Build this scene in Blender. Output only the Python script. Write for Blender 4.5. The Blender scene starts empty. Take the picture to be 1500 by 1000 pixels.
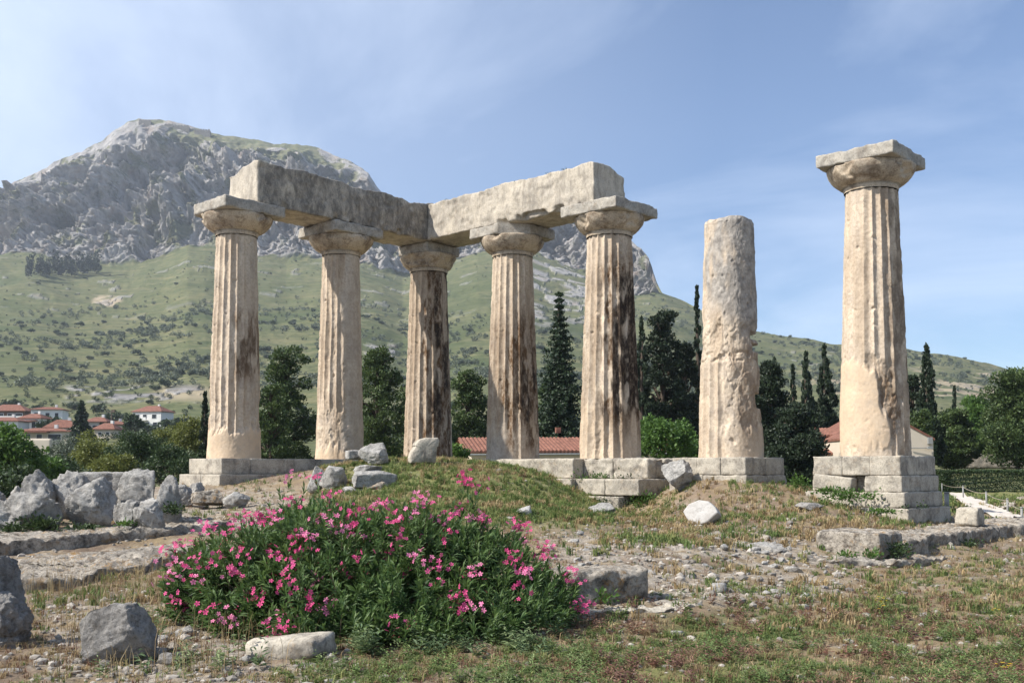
import bpy, math, bmesh
import numpy as np
from math import radians, sin, cos, pi
from mathutils import Vector

S = bpy.context.scene
COL = S.collection

# ------------------------------------------------------------------ camera
F, CX, YH, ZC = 1500.0, 750.0, 688.0, 1.6
P = radians(2.5)
CY = YH - F * math.tan(P)
cam = bpy.data.cameras.new("camera")
cam.lens = 36.0; cam.sensor_width = 36.0; cam.shift_y = (CY - 500) / 1500.0
cam.clip_start = 0.1; cam.clip_end = 20000
camo = bpy.data.objects.new("camera", cam); COL.objects.link(camo)
camo.location = (0, 0, ZC); camo.rotation_euler = (pi / 2 + P, 0, 0)
S.camera = camo

# ------------------------------------------------------------------ light
SUN_E = radians(43); TS = Vector((-0.94 * cos(SUN_E), -0.34 * cos(SUN_E), sin(SUN_E))).normalized()
sl = bpy.data.lights.new("sun", 'SUN'); sl.energy = 5.0; sl.angle = radians(0.53); sl.color = (1, 0.955, 0.885)
so = bpy.data.objects.new("sun", sl); COL.objects.link(so); so.location = (-40, -15, 60)
so.rotation_euler = TS.to_track_quat('Z', 'Y').to_euler()
S.view_settings.view_transform = 'Standard'; S.view_settings.look = 'None'
S.view_settings.exposure = 0.56; S.view_settings.gamma = 1.0
W = bpy.data.worlds.new("World"); S.world = W; W.use_nodes = True
nt = W.node_tree; nt.nodes.clear()
wo = nt.nodes.new('ShaderNodeOutputWorld'); bg = nt.nodes.new('ShaderNodeBackground')
sky = nt.nodes.new('ShaderNodeTexSky'); sky.sky_type = 'NISHITA'; sky.sun_disc = False
sky.sun_elevation = SUN_E; sky.sun_rotation = math.atan2(TS.x, TS.y)
sky.altitude = 50; sky.air_density = 1.0; sky.dust_density = 0.5; sky.ozone_density = 3.5
bg.inputs['Strength'].default_value = 0.094
tc = nt.nodes.new('ShaderNodeTexCoord'); sep = nt.nodes.new('ShaderNodeSeparateXYZ')
nt.links.new(tc.outputs['Generated'], sep.inputs[0])
def wm(op, a, b):
    n = nt.nodes.new('ShaderNodeMath'); n.operation = op
    for i, q in enumerate((a, b)):
        if q is None: continue
        if isinstance(q, (int, float)): n.inputs[i].default_value = q
        else: nt.links.new(q, n.inputs[i])
    return n.outputs[0]
den = wm('ADD', wm('MAXIMUM', sep.outputs[2], 0.0), 0.22)
cx_ = wm('DIVIDE', sep.outputs[0], den); cy_ = wm('DIVIDE', sep.outputs[1], den)
cmb = nt.nodes.new('ShaderNodeCombineXYZ')
nt.links.new(wm('MULTIPLY', wm('ADD', cx_, wm('MULTIPLY', cy_, 0.6)), 0.8), cmb.inputs[0]); nt.links.new(wm('MULTIPLY', wm('SUBTRACT', cy_, wm('MULTIPLY', cx_, 0.3)), 0.75), cmb.inputs[1])
ns = nt.nodes.new('ShaderNodeTexNoise'); ns.inputs['Scale'].default_value = 1.1; ns.inputs['Detail'].default_value = 9
ns.inputs['Roughness'].default_value = 0.58; ns.inputs['Distortion'].default_value = 0.5
nt.links.new(cmb.outputs[0], ns.inputs['Vector'])
cr = nt.nodes.new('ShaderNodeValToRGB'); cr.color_ramp.elements[0].position = 0.42; cr.color_ramp.elements[1].position = 0.72
cr.color_ramp.elements[0].color = (0, 0, 0, 1); cr.color_ramp.elements[1].color = (1, 1, 1, 1)
nt.links.new(ns.outputs[0], cr.inputs[0])
# thin veil of cirrus, thicker to the east (left), plus the streaks
veil = wm('MULTIPLY', wm('SUBTRACT', 0.22, sep.outputs[0]), 0.66)
cf = wm('MINIMUM', wm('ADD', wm('MULTIPLY', cr.outputs[0], 0.62), wm('MAXIMUM', veil, 0.02)), 0.8)
mx = nt.nodes.new('ShaderNodeMix'); mx.data_type = 'RGBA'
tn = nt.nodes.new('ShaderNodeMix'); tn.data_type = 'RGBA'; tn.blend_type = 'MULTIPLY'; tn.inputs[0].default_value = 1.0; nt.links.new(sky.outputs[0], tn.inputs[6]); tn.inputs[7].default_value = (0.93, 1.0, 1.10, 1)
nt.links.new(cf, mx.inputs[0]); nt.links.new(tn.outputs[2], mx.inputs[6]); mx.inputs[7].default_value = (6.9, 7.9, 9.6, 1)
nt.links.new(mx.outputs[2], bg.inputs[0]); nt.links.new(bg.outputs[0], wo.inputs[0])

# ------------------------------------------------------------------ maths helpers
def at(px, py, d):
    """photo pixel (1500 wide) at world depth y=d -> world point"""
    u = (np.asarray(px, float) - CX) / F; v = (CY - np.asarray(py, float)) / F
    dy = cos(P) - v * sin(P); t = np.asarray(d, float) / dy
    return np.stack(np.broadcast_arrays(u * t, dy * t, ZC + (sin(P) + v * cos(P)) * t), -1)
def atz(px, py, z):
    u = (px - CX) / F; v = (CY - py) / F
    dz = sin(P) + v * cos(P); t = (z - ZC) / dz
    return np.array([u * t, (cos(P) - v * sin(P)) * t, z])
def proj(p):
    p = np.asarray(p, float); y = p[..., 1]; z = p[..., 2] - ZC
    dp = y * cos(P) + z * sin(P); up = -y * sin(P) + z * cos(P)
    return CX + F * p[..., 0] / dp, CY - F * up / dp
def sstep(a, b, x):
    t = np.clip((x - a) / (b - a), 0, 1); return t * t * (3 - 2 * t)
def band(x, a, b, s): return sstep(a - s, a + s, x) * (1 - sstep(b - s, b + s, x))
_G = np.array([(1,1,0),(-1,1,0),(1,-1,0),(-1,-1,0),(1,0,1),(-1,0,1),(1,0,-1),(-1,0,-1),(0,1,1),(0,-1,1),(0,1,-1),(0,-1,-1),(1,1,0),(-1,1,0),(0,-1,1),(0,-1,-1)], float)
def gn(p, seed=0):
    p = np.asarray(p, float); sh = p.shape[:-1]; p = p.reshape(-1, 3)
    i = np.floor(p).astype(np.int64); f = p - i; w = f * f * f * (f * (f * 6 - 15) + 10)
    out = np.zeros(len(p))
    for dx in (0, 1):
        wx = w[:, 0] if dx else 1 - w[:, 0]
        for dy in (0, 1):
            wy = w[:, 1] if dy else 1 - w[:, 1]
            for dz in (0, 1):
                wz = w[:, 2] if dz else 1 - w[:, 2]
                h = ((i[:, 0] + dx) * 374761393 + (i[:, 1] + dy) * 668265263 + (i[:, 2] + dz) * 1274126177 + seed * 974634777) & 0xffffffff
                h = ((h ^ (h >> 13)) * 1274126177) & 0xffffffff; h = h ^ (h >> 16)
                g = _G[h & 15]
                out += wx * wy * wz * (g[:, 0] * (f[:, 0] - dx) + g[:, 1] * (f[:, 1] - dy) + g[:, 2] * (f[:, 2] - dz))
    return out.reshape(sh)
def fbm(p, o=4, seed=0, gain=0.5):
    p = np.asarray(p, float); r = 0; a = 1.0
    for k in range(o): r = r + a * gn(p, seed + k * 17); p = p * 2.03 + 11.3; a *= gain
    return r
def ridged(p, o=4, seed=0, gain=0.5):
    p = np.asarray(p, float); r = 0; a = 1.0; n = 0
    for k in range(o): r = r + a * (1 - np.abs(gn(p, seed + k * 17)) * 2); n += a; p = p * 2.03 + 7.1; a *= gain
    return r / n

# ------------------------------------------------------------------ scene helpers
def mesh(name, v, faces, mat=None, feat=None, smooth=True):
    v = np.asarray(v, np.float32); me = bpy.data.meshes.new(name)
    if not isinstance(faces, (list, tuple)): faces = [faces]
    faces = [np.asarray(f, np.int32) for f in faces if len(f)]
    tot = np.concatenate([np.full(len(f), f.shape[1], np.int32) for f in faces])
    idx = np.concatenate([f.ravel() for f in faces])
    me.vertices.add(len(v)); me.vertices.foreach_set('co', v.ravel())
    me.loops.add(len(idx)); me.loops.foreach_set('vertex_index', idx)
    me.polygons.add(len(tot)); st = np.concatenate([[0], np.cumsum(tot)[:-1]]).astype(np.int32)
    me.polygons.foreach_set('loop_start', st); me.polygons.foreach_set('loop_total', tot)
    me.polygons.foreach_set('use_smooth', np.full(len(tot), smooth))
    me.update(calc_edges=True)
    if feat is not None:
        a = me.attributes.new('feat', 'FLOAT_COLOR', 'POINT')
        a.data.foreach_set('color', np.asarray(feat, np.float32).ravel())
    if mat: me.materials.append(mat)
    return me
def tag(o, label=None, cat=None, group=None, kind=None):
    if label: o['label'] = label
    if cat: o['category'] = cat
    if group: o['group'] = group
    if kind: o['kind'] = kind
    return o
def obj(name, v, faces, mat, parent=None, loc=None, feat=None, smooth=True):
    """v in world space; origin moved to loc (or the parent's place)"""
    if parent is not None:
        L = parent_loc(parent)
    else: L = np.zeros(3) if loc is None else np.asarray(loc, float)
    me = mesh(name, np.asarray(v) - L, faces, mat, feat, smooth)
    o = bpy.data.objects.new(name, me); COL.objects.link(o)
    if parent is not None: o.parent = parent
    else: o.location = L
    return o
def parent_loc(p):
    L = np.zeros(3)
    while p is not None: L = L + np.array(p.location); p = p.parent
    return L
def thing(name, loc, label, cat, group=None):
    o = bpy.data.objects.new(name, None); COL.objects.link(o); o.location = loc; o.empty_display_size = 0.2
    return tag(o, label, cat, group)
def gridf(nr, nc, wrap=False, off=0):
    r = np.arange(nr - 1)[:, None]; c = np.arange(nc if wrap else nc - 1)[None, :]; c2 = (c + 1) % nc
    a = r * nc + c; b = r * nc + c2
    return (np.stack([a, b, b + nc, a + nc], -1).reshape(-1, 4) + off).astype(np.int32)
class MB:
    """collects pieces of one mesh"""
    def __init__(s): s.v = []; s.q = []; s.t = []; s.f = []; s.n = 0
    def add(s, v, q=None, t=None, feat=None):
        v = np.asarray(v, float).reshape(-1, 3)
        if q is not None and len(q): s.q.append(np.asarray(q) + s.n)
        if t is not None and len(t): s.t.append(np.asarray(t) + s.n)
        s.f.append(np.broadcast_to(np.asarray(feat if feat is not None else (0, 0, 0, 0), float), (len(v), 4)))
        s.v.append(v); s.n += len(v)
    def box(s, c, h, rz=0.0, feat=None):
        k = np.array([(x, y, z) for x in (-1, 1) for y in (-1, 1) for z in (-1, 1)], float) * np.asarray(h)
        ca, sa = cos(rz), sin(rz); k = np.stack([k[:, 0] * ca - k[:, 1] * sa, k[:, 0] * sa + k[:, 1] * ca, k[:, 2]], -1) + np.asarray(c)
        s.add(k, [(0, 1, 3, 2), (4, 6, 7, 5), (0, 4, 5, 1), (2, 3, 7, 6), (0, 2, 6, 4), (1, 5, 7, 3)], feat=feat)
    def tube(s, pts, rad, n=7, feat=None):
        pts = np.asarray(pts, float); rad = np.broadcast_to(np.asarray(rad, float), (len(pts),))
        tg = np.gradient(pts, axis=0); tg /= np.linalg.norm(tg, axis=1, keepdims=True) + 1e-9
        ref = np.where(np.abs(tg[:, 2:3]) > 0.9, np.array([[1., 0, 0]]), np.array([[0, 0, 1.]]))
        a = np.cross(tg, ref); a /= np.linalg.norm(a, axis=1, keepdims=True) + 1e-9; b = np.cross(tg, a)
        th = np.arange(n) * 2 * pi / n
        v = pts[:, None] + rad[:, None, None] * (np.cos(th)[None, :, None] * a[:, None] + np.sin(th)[None, :, None] * b[:, None])
        m = (len(pts) - 1) * n
        s.add(v.reshape(-1, 3), gridf(len(pts), n, True), [(0, i + 1, i) for i in range(1, n - 1)] + [(m, m + i, m + i + 1) for i in range(1, n - 1)], feat)
    def build(s, name, mat, parent=None, loc=None, smooth=False):
        fs = []
        if s.q: fs.append(np.concatenate(s.q))
        if s.t: fs.append(np.concatenate(s.t))
        return obj(name, np.concatenate(s.v), fs, mat, parent, loc, np.concatenate(s.f), smooth)

# ------------------------------------------------------------------ materials
class NT:
    def __init__(s, name, rough=0.9, spec=0.2):
        s.m = bpy.data.materials.new(name); s.m.use_nodes = True; s.t = s.m.node_tree; s.t.nodes.clear()
        s.out = s.n('ShaderNodeOutputMaterial'); s.b = s.n('ShaderNodeBsdfPrincipled'); s.t.links.new(s.b.outputs[0], s.out.inputs[0])
        s.b.inputs['Roughness'].default_value = rough; s.b.inputs['Specular IOR Level'].default_value = spec
        tcn = s.n('ShaderNodeTexCoord'); s.oc = tcn.outputs['Object']
        g = s.n('ShaderNodeNewGeometry'); s.pos = g.outputs['Position']
    def n(s, t): return s.t.nodes.new(t)
    def L(s, a, b):
        if hasattr(a, 'is_linked'): s.t.links.new(a, b)
        elif isinstance(a, (tuple, list)): b.default_value = tuple(a) + ((1,) if len(a) == 3 and b.type == 'RGBA' else ())
        else: b.default_value = a
    def noise(s, sc, det=5, ro=0.6, vec=None, dist=0.0, stretch=None):
        n = s.n('ShaderNodeTexNoise'); n.inputs['Scale'].default_value = sc; n.inputs['Detail'].default_value = det
        n.inputs['Roughness'].default_value = ro; n.inputs['Distortion'].default_value = dist
        v = vec or s.oc
        if stretch:
            mp = s.n('ShaderNodeMapping'); mp.inputs['Scale'].default_value = stretch; s.t.links.new(v, mp.inputs[0]); v = mp.outputs[0]
        s.t.links.new(v, n.inputs['Vector']); return n.outputs[0]
    def voro(s, sc, vec=None, feature='F1'):
        n = s.n('ShaderNodeTexVoronoi'); n.feature = feature; n.inputs['Scale'].default_value = sc
        s.t.links.new(vec or s.oc, n.inputs['Vector']); return n.outputs['Distance']
    def ramp(s, f, a, b, ca=(0, 0, 0), cb=(1, 1, 1)):
        n = s.n('ShaderNodeValToRGB'); e = n.color_ramp.elements; e[0].position = a; e[1].position = b
        e[0].color = tuple(ca) + (1,); e[1].color = tuple(cb) + (1,); s.t.links.new(f, n.inputs[0]); return n.outputs[0]
    def mix(s, f, a, b, blend='MIX'):
        n = s.n('ShaderNodeMix'); n.data_type = 'RGBA'; n.blend_type = blend
        s.L(f, n.inputs[0]); s.L(a, n.inputs[6]); s.L(b, n.inputs[7]); return n.outputs[2]
    def math(s, op, a, b=0.0):
        n = s.n('ShaderNodeMath'); n.operation = op; s.L(a, n.inputs[0]); s.L(b, n.inputs[1]); return n.outputs[0]
    def attr(s):
        n = s.n('ShaderNodeAttribute'); n.attribute_name = 'feat'
        sp = s.n('ShaderNodeSeparateColor'); s.t.links.new(n.outputs['Color'], sp.inputs[0])
        return sp.outputs[0], sp.outputs[1], sp.outputs[2], n.outputs['Alpha']
    def attrcol(s):
        n = s.n('ShaderNodeAttribute'); n.attribute_name = 'feat'; return n.outputs['Color']
    def color(s, c): s.L(c, s.b.inputs['Base Color'])
    def bump(s, h, dist=0.02, strength=0.6, prev=None):
        n = s.n('ShaderNodeBump'); n.inputs['Strength'].default_value = strength; n.inputs['Distance'].default_value = dist
        s.t.links.new(h, n.inputs['Height'])
        if prev: s.t.links.new(prev, n.inputs['Normal'])
        s.t.links.new(n.outputs[0], s.b.inputs['Normal']); return n.outputs[0]

def stone(name, c1, c2, dark=(0.10, 0.09, 0.08), sc=1.5, lichen=0.0, darkamt=0.5, pit=0.5, streak=False, bumpd=0.02, shade_crust=False):
    k = NT(name)
    c = k.mix(k.ramp(k.noise(sc, 7, 0.66), 0.42, 0.60), c1, c2)
    if streak: c = k.mix(k.math('MULTIPLY', k.ramp(k.noise(2.6, 7, 0.7, stretch=(1.6, 1.6, 0.6), dist=0.3), 0.44, 0.60), darkamt), c, dark)
    else: c = k.mix(k.math('MULTIPLY', k.ramp(k.noise(sc * 1.7, 8, 0.74, dist=0.2), 0.47, 0.62), darkamt), c, dark)
    c = k.mix(k.math('MULTIPLY', k.ramp(k.noise(27, 5, 0.75), 0.50, 0.62), 0.5), c, dark)
    c = k.mix(k.math('MULTIPLY', k.ramp(k.noise(19, 4, 0.7), 0.55, 0.75), 0.3), c, tuple(min(1, x * 1.35) for x in c1))
    if shade_crust:
        ra = k.attr()[0]; c = k.mix(k.math('MULTIPLY', ra, k.math('ADD', 0.25, k.math('MULTIPLY', 0.65, k.ramp(k.noise(3.0, 9, 0.78, stretch=(1.5, 1.5, 0.8), dist=0.4), 0.42, 0.58)))), c, (0.125, 0.112, 0.095))  # dirt crust that also carries painted shade on the beam front
    if lichen:
        f = k.math('MULTIPLY', k.ramp(k.noise(7.5, 8, 0.78, dist=0.3), 0.52, 0.60), k.ramp(k.noise(1.3, 3, 0.5), 0.42, 0.6))
        c = k.mix(k.math('MULTIPLY', f, lichen), c, (0.34, 0.20, 0.075))
    k.color(c)
    b = k.bump(k.noise(26, 7, 0.78), bumpd, 0.5); b = k.bump(k.ramp(k.noise(17, 5, 0.75), 0.30, 0.42), bumpd * 0.8, pit * 0.6, b)
    if bumpd >= 0.03: k.bump(k.noise(7, 8, 0.78), 0.10, 0.7, b)
    return k.m

def leafmat(name, c1, c2, trans=0.25):
    k = NT(name, rough=0.55, spec=0.35)
    r, g, b, a = k.attr()
    c = k.mix(r, c1, c2); k.color(c)
    tr = k.n('ShaderNodeBsdfTranslucent'); k.L(k.mix(0.5, c, tuple(min(1, x * 1.6) for x in c2)), tr.inputs[0])
    ms = k.n('ShaderNodeMixShader'); ms.inputs[0].default_value = trans
    k.t.links.new(k.b.outputs[0], ms.inputs[1]); k.t.links.new(tr.outputs[0], ms.inputs[2]); k.t.links.new(ms.outputs[0], k.out.inputs[0])
    return k.m
def colmat(name, trans=0.2, rough=0.7):
    """colour kept per leaf or petal in the attribute"""
    k = NT(name, rough=rough, spec=0.25); c = k.attrcol(); k.color(c)
    tr = k.n('ShaderNodeBsdfTranslucent'); k.L(c, tr.inputs[0])
    ms = k.n('ShaderNodeMixShader'); ms.inputs[0].default_value = trans
    k.t.links.new(k.b.outputs[0], ms.inputs[1]); k.t.links.new(tr.outputs[0], ms.inputs[2]); k.t.links.new(ms.outputs[0], k.out.inputs[0])
    return k.m
def plain(name, c, var=0.25, sc=3.0, rough=0.85):
    k = NT(name, rough=rough); k.color(k.mix(k.ramp(k.noise(sc, 5, 0.6), 0.35, 0.7), c, tuple(x * (1 - var) for x in c)))
    k.bump(k.noise(sc * 8, 4), 0.01, 0.3); return k.m

def column_mat():
    k = NT('weathered_column_stone', 0.92, 0.15); st, br, pa, gr = k.attr()
    c = k.mix(k.ramp(k.noise(1.6, 7, 0.7), 0.42, 0.60), (0.595, 0.49, 0.37), (0.455, 0.38, 0.30))
    c = k.mix(k.math('MULTIPLY', k.ramp(k.noise(1.2, 4, 0.6, stretch=(2.5, 2.5, 0.2)), 0.45, 0.62), 0.5), c, (0.35, 0.255, 0.165))
    c = k.mix(k.math('MULTIPLY', k.ramp(k.noise(14, 6, 0.78), 0.47, 0.62), 0.55), c, (0.27, 0.20, 0.14))
    c = k.mix(k.math('MULTIPLY', k.ramp(k.noise(9, 4, 0.7), 0.55, 0.75), 0.35), c, (0.72, 0.60, 0.46))
    c = k.mix(gr, c, k.mix(k.ramp(k.noise(5, 6, 0.7), 0.35, 0.65), (0.17, 0.155, 0.14), (0.42, 0.38, 0.33)))
    c = k.mix(k.math('MULTIPLY', pa, k.math('ADD', 0.55, k.math('MULTIPLY', 0.45, k.ramp(k.noise(4, 7, 0.75), 0.42, 0.56)))), c, k.mix(k.ramp(k.noise(3, 5, 0.6), 0.3, 0.7), (0.60, 0.455, 0.31), (0.50, 0.385, 0.27)))
    nb = k.ramp(k.noise(6, 8, 0.78, stretch=(1.6, 1.6, 0.6)), 0.38, 0.55)
    c = k.mix(k.math('MULTIPLY', br, k.math('ADD', k.math('MULTIPLY', nb, 0.7), 0.3)), c, (0.115, 0.066, 0.034))
    c = k.mix(k.math('MULTIPLY', st, k.math('ADD', k.math('MULTIPLY', nb, 0.6), 0.4)), c, (0.035, 0.026, 0.02))
    k.color(c)
    b = k.bump(k.noise(34, 7, 0.78), 0.014, 0.5); k.bump(k.ramp(k.noise(15, 5, 0.75), 0.30, 0.40), 0.018, 0.4, b)
    return k.m

def terrain_mat():
    k = NT('hillside_ground', 0.95, 0.1); rk, gn_, dry, a = k.attr()
    g = k.mix(k.ramp(k.noise(0.012, 6, 0.65, k.pos), 0.35, 0.65), (0.090, 0.106, 0.046), (0.138, 0.138, 0.066))
    g = k.mix(k.math('MULTIPLY', k.ramp(k.noise(0.16, 8, 0.8, k.pos), 0.49, 0.57), 0.75), g, (0.050, 0.066, 0.028))
    g = k.mix(k.math('MULTIPLY', k.ramp(k.noise(0.07, 8, 0.8, k.pos), 0.52, 0.58), 0.6), g, (0.17, 0.16, 0.075))
    g = k.mix(k.math('MULTIPLY', k.ramp(k.noise(0.05, 4, 0.6, k.pos, stretch=(0.35, 0.35, 5.0)), 0.54, 0.66), 0.5), g, (0.22, 0.19, 0.10))
    tz = (0.018, 0.018, 0.55)
    g = k.mix(k.math('MULTIPLY', k.ramp(k.noise(1.0, 5, 0.7, k.pos, stretch=tz), 0.50, 0.60), 0.45), g, (0.062, 0.078, 0.032))
    g = k.mix(k.math('MULTIPLY', k.ramp(k.noise(1.7, 5, 0.7, k.pos, stretch=tz), 0.54, 0.62), 0.45), g, (0.215, 0.195, 0.115))
    g = k.mix(gn_, g, (0.055, 0.075, 0.03)); g = k.mix(dry, g, (0.36, 0.29, 0.20))
    r = k.mix(k.ramp(k.noise(0.022, 7, 0.72, k.pos, stretch=(1, 1, 0.5)), 0.34, 0.66), (0.58, 0.55, 0.51), (0.36, 0.34, 0.325))
    r = k.mix(k.math('MULTIPLY', k.ramp(k.noise(0.10, 8, 0.8, k.pos, stretch=(1, 1, 0.3), dist=0.5), 0.48, 0.58), 0.42), r, (0.20, 0.19, 0.18))
    r = k.mix(k.math('MULTIPLY', k.ramp(k.noise(0.035, 5, 0.7, k.pos), 0.55, 0.66), 0.5), r, (0.34, 0.235, 0.16))
    r = k.mix(k.math('MULTIPLY', k.ramp(k.noise(0.055, 7, 0.72, k.pos), 0.55, 0.63), 0.7), r, (0.10, 0.11, 0.06))
    k.color(k.mix(rk, g, r))
    rb = k.math('MULTIPLY', k.noise(0.07, 9, 0.8, k.pos, stretch=(1, 1, 0.4), dist=0.6), rk)
    k.bump(rb, 14.0, 0.8)
    return k.m

def ground_mat():
    k = NT('soil_and_gravel', 0.95, 0.1); gr, ru, dr, a = k.attr()
    c = k.mix(k.ramp(k.noise(0.9, 7, 0.7, k.pos), 0.35, 0.65), (0.155, 0.112, 0.08), (0.255, 0.195, 0.14))
    c = k.mix(k.math('MULTIPLY', k.ramp(k.noise(7, 6, 0.75, k.pos), 0.5, 0.62), 0.5), c, (0.12, 0.08, 0.055))
    c = k.mix(k.math('MULTIPLY', dr, k.ramp(k.noise(5, 6, 0.7, k.pos), 0.3, 0.6)), c, (0.27, 0.205, 0.12))
    c = k.mix(k.math('MULTIPLY', gr, k.ramp(k.noise(4, 6, 0.7, k.pos), 0.28, 0.48)), c, (0.175, 0.180, 0.068))
    pe = k.ramp(k.voro(16, k.pos), 0.2, 0.42)
    pg = k.mix(k.ramp(k.noise(12, 5, 0.7, k.pos), 0.35, 0.65), (0.46, 0.41, 0.34), (0.25, 0.21, 0.17))
    c = k.mix(k.math('MULTIPLY', ru, k.ramp(k.noise(3, 6, 0.75, k.pos), 0.38, 0.55)), c, pg)
    k.color(c)
    b = k.bump(k.noise(30, 7, 0.8, k.pos), 0.03, 0.8); k.bump(pe, 0.02, 0.5, b)
    return k.m

M = {}
M['column'] = column_mat()
M['capital'] = stone('capital_stone', (0.50, 0.41, 0.30), (0.36, 0.30, 0.23), (0.12, 0.08, 0.05), 1.6, 0.0, 0.8, 0.5)
M['abacus'] = stone('abacus_stone', (0.44, 0.40, 0.335), (0.30, 0.275, 0.235), (0.11, 0.095, 0.08), 1.6, 0.15, 0.6, 0.7)
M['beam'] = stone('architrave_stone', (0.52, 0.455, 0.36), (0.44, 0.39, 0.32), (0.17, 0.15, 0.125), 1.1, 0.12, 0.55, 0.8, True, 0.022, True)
M['step'] = stone('step_stone', (0.47, 0.42, 0.34), (0.35, 0.315, 0.26), (0.12, 0.105, 0.09), 1.6, 0.2, 0.7, 0.9)
M['ledge'] = stone('lichen_stone', (0.49, 0.435, 0.36), (0.33, 0.29, 0.24), (0.065, 0.055, 0.045), 3.4, 0.95, 0.9, 1.0, False, 0.045)
M['rock'] = stone('grey_limestone', (0.46, 0.438, 0.40), (0.34, 0.325, 0.30), (0.11, 0.104, 0.096), 2.2, 0.10, 0.65, 1.0, False, 0.04)
M['rockdark'] = stone('dark_limestone', (0.34, 0.32, 0.295), (0.24, 0.228, 0.21), (0.06, 0.055, 0.048), 2.0, 0.08, 0.6, 0.9, False, 0.03)
M['marble'] = stone('white_stone', (0.47, 0.45, 0.42), (0.40, 0.38, 0.35), (0.3, 0.27, 0.24), 3.0, 0.0, 0.3, 0.5, False, 0.012)
M['terrain'] = terrain_mat(); M['ground'] = ground_mat()
M['olean'] = leafmat('oleander_leaf', (0.028, 0.070, 0.018), (0.14, 0.21, 0.06), 0.25)
M['petal'] = colmat('petal', 0.3, 0.6); M['grass'] = colmat('grass_blade', 0.3, 0.7)
M['bark'] = plain('bark', (0.10, 0.075, 0.055), 0.4, 4); M['stem'] = plain('oleander_stem', (0.14, 0.11, 0.07), 0.4, 8)
M['cyp'] = leafmat('cypress_foliage', (0.010, 0.020, 0.010), (0.034, 0.052, 0.022), 0.08)
M['pine'] = leafmat('pine_foliage', (0.022, 0.044, 0.013), (0.100, 0.140, 0.040), 0.15)
M['fir'] = leafmat('fir_foliage', (0.010, 0.024, 0.012), (0.046, 0.072, 0.028), 0.08)
M['bright'] = leafmat('bright_foliage', (0.030, 0.070, 0.014), (0.115, 0.20, 0.04), 0.25)
M['yellow'] = leafmat('yellow_green_foliage', (0.055, 0.075, 0.014), (0.20, 0.21, 0.05), 0.25)
M['dark'] = leafmat('dark_green_foliage', (0.018, 0.038, 0.012), (0.062, 0.095, 0.03), 0.15)
M['olive'] = leafmat('olive_foliage', (0.065, 0.085, 0.055), (0.15, 0.17, 0.115), 0.12)
M['scrub'] = leafmat('scrub_foliage', (0.028, 0.044, 0.022), (0.075, 0.10, 0.045), 0.1)
M['white'] = plain('white_render', (0.72, 0.70, 0.66), 0.12, 0.5); M['beige'] = plain('beige_render', (0.58, 0.50, 0.40), 0.15, 0.5)
M['roof'] = plain('terracotta_tiles', (0.255, 0.118, 0.082), 0.5, 2.5); M['brown'] = plain('brown_timber', (0.14, 0.09, 0.06), 0.3, 2)
M['pane'] = plain('dark_glass', (0.035, 0.04, 0.045), 0.3, 1, 0.15); M['metal'] = plain('grey_metal', (0.27, 0.27, 0.26), 0.2, 5, 0.5)
M['path'] = plain('pale_gravel', (0.60, 0.53, 0.45), 0.15, 2.0); M['wallst'] = stone('rubble_wall', (0.42, 0.36, 0.29), (0.28, 0.24, 0.19), (0.1, 0.08, 0.06), 3, 0, 0.6)
M['fort'] = plain('fortress_stone', (0.27, 0.24, 0.20), 0.4, 0.3); M['wood'] = plain('pole_wood', (0.16, 0.12, 0.09), 0.3, 4)

# ------------------------------------------------------------------ terrain
GP = np.array([(-400,1000,7.8),(100,1000,7.8),(400,1000,7.8),(750,1000,7.8),(1400,1000,7.8),(1900,1000,7.8),(1300,920,10.5),(1000,920,10.5),(1450,880,12.6),(1200,860,14),
 (1400,840,15.8),(1250,822,17.3),(1450,806,19.8),(1700,806,20),(1000,850,13.1),(1100,830,15),(900,868,12),(850,900,10.8),(1000,800,16),(1150,800,17.1),(1200,775,19),
 (1100,770,19.5),(1030,768,20.6),(900,783,18.6),(800,800,16),(960,763,22.6),(1250,765,20.3),(1330,768,21.3),(1300,762,22),(1200,737,22.8),(1100,722,23.9),(1000,705,26),
 (1150,714,25),(1420,775,22.8),(600,680,25.5),(700,681,26),(760,690,25.5),(540,678,26.3),(480,692,26),(815,706,25.6),(832,730,25),(900,753,25.9),(945,757,25.2),(880,744,26.7),(925,748,26.4),(965,745,26),(750,740,21),(650,740,20.5),(560,762,19),
 (700,790,16.6),(600,678,30),(750,679,31),(850,690,31),(500,705,36),(650,700,38),(430,722,25),(330,724,25.3),(300,738,23.3),(250,724,26),(150,776,19),(0,781,19),(300,774,19),
 (200,720,26),(0,745,24),(-200,781,19),(100,868,13),(270,838,14),(0,872,12.8),(-200,875,12.6),(200,818,16),(50,822,16),(330,815,16),(200,900,10.8),(250,950,9.2),(50,930,9.8),(400,960,8.8),
 (550,900,10.6),(450,850,12.5),(650,850,12.5),(1490,772,26),(1400,729,52),(1600,774,26),(1500,722,60),(1700,722,60),(1440,702,76),(1440,686,88),(1600,686,88),
 (0,740,46),(-300,740,46),(300,735,46),(750,705,50),(1100,715,46),(0,720,80),(400,716,80),(750,716,80),(1100,712,80),(-400,720,80)], float)
_gp = at(GP[:, 0], GP[:, 1], GP[:, 2])
_gp = np.concatenate([_gp, [(-6, 1, 0), (0, 0, 0), (6, 1, 0), (0, -6, 0), (-14, -6, 0), (14, -6, 0), (12, 4, 0), (-12, 4, 0)]])
def _ker(a, b): return np.sqrt(((a[:, None] - b[None]) ** 2).sum(-1) + 1.0)
_n = len(_gp); _A = np.zeros((_n + 3, _n + 3)); _A[:_n, :_n] = _ker(_gp[:, :2], _gp[:, :2]) - np.eye(_n) * 0.1
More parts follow.
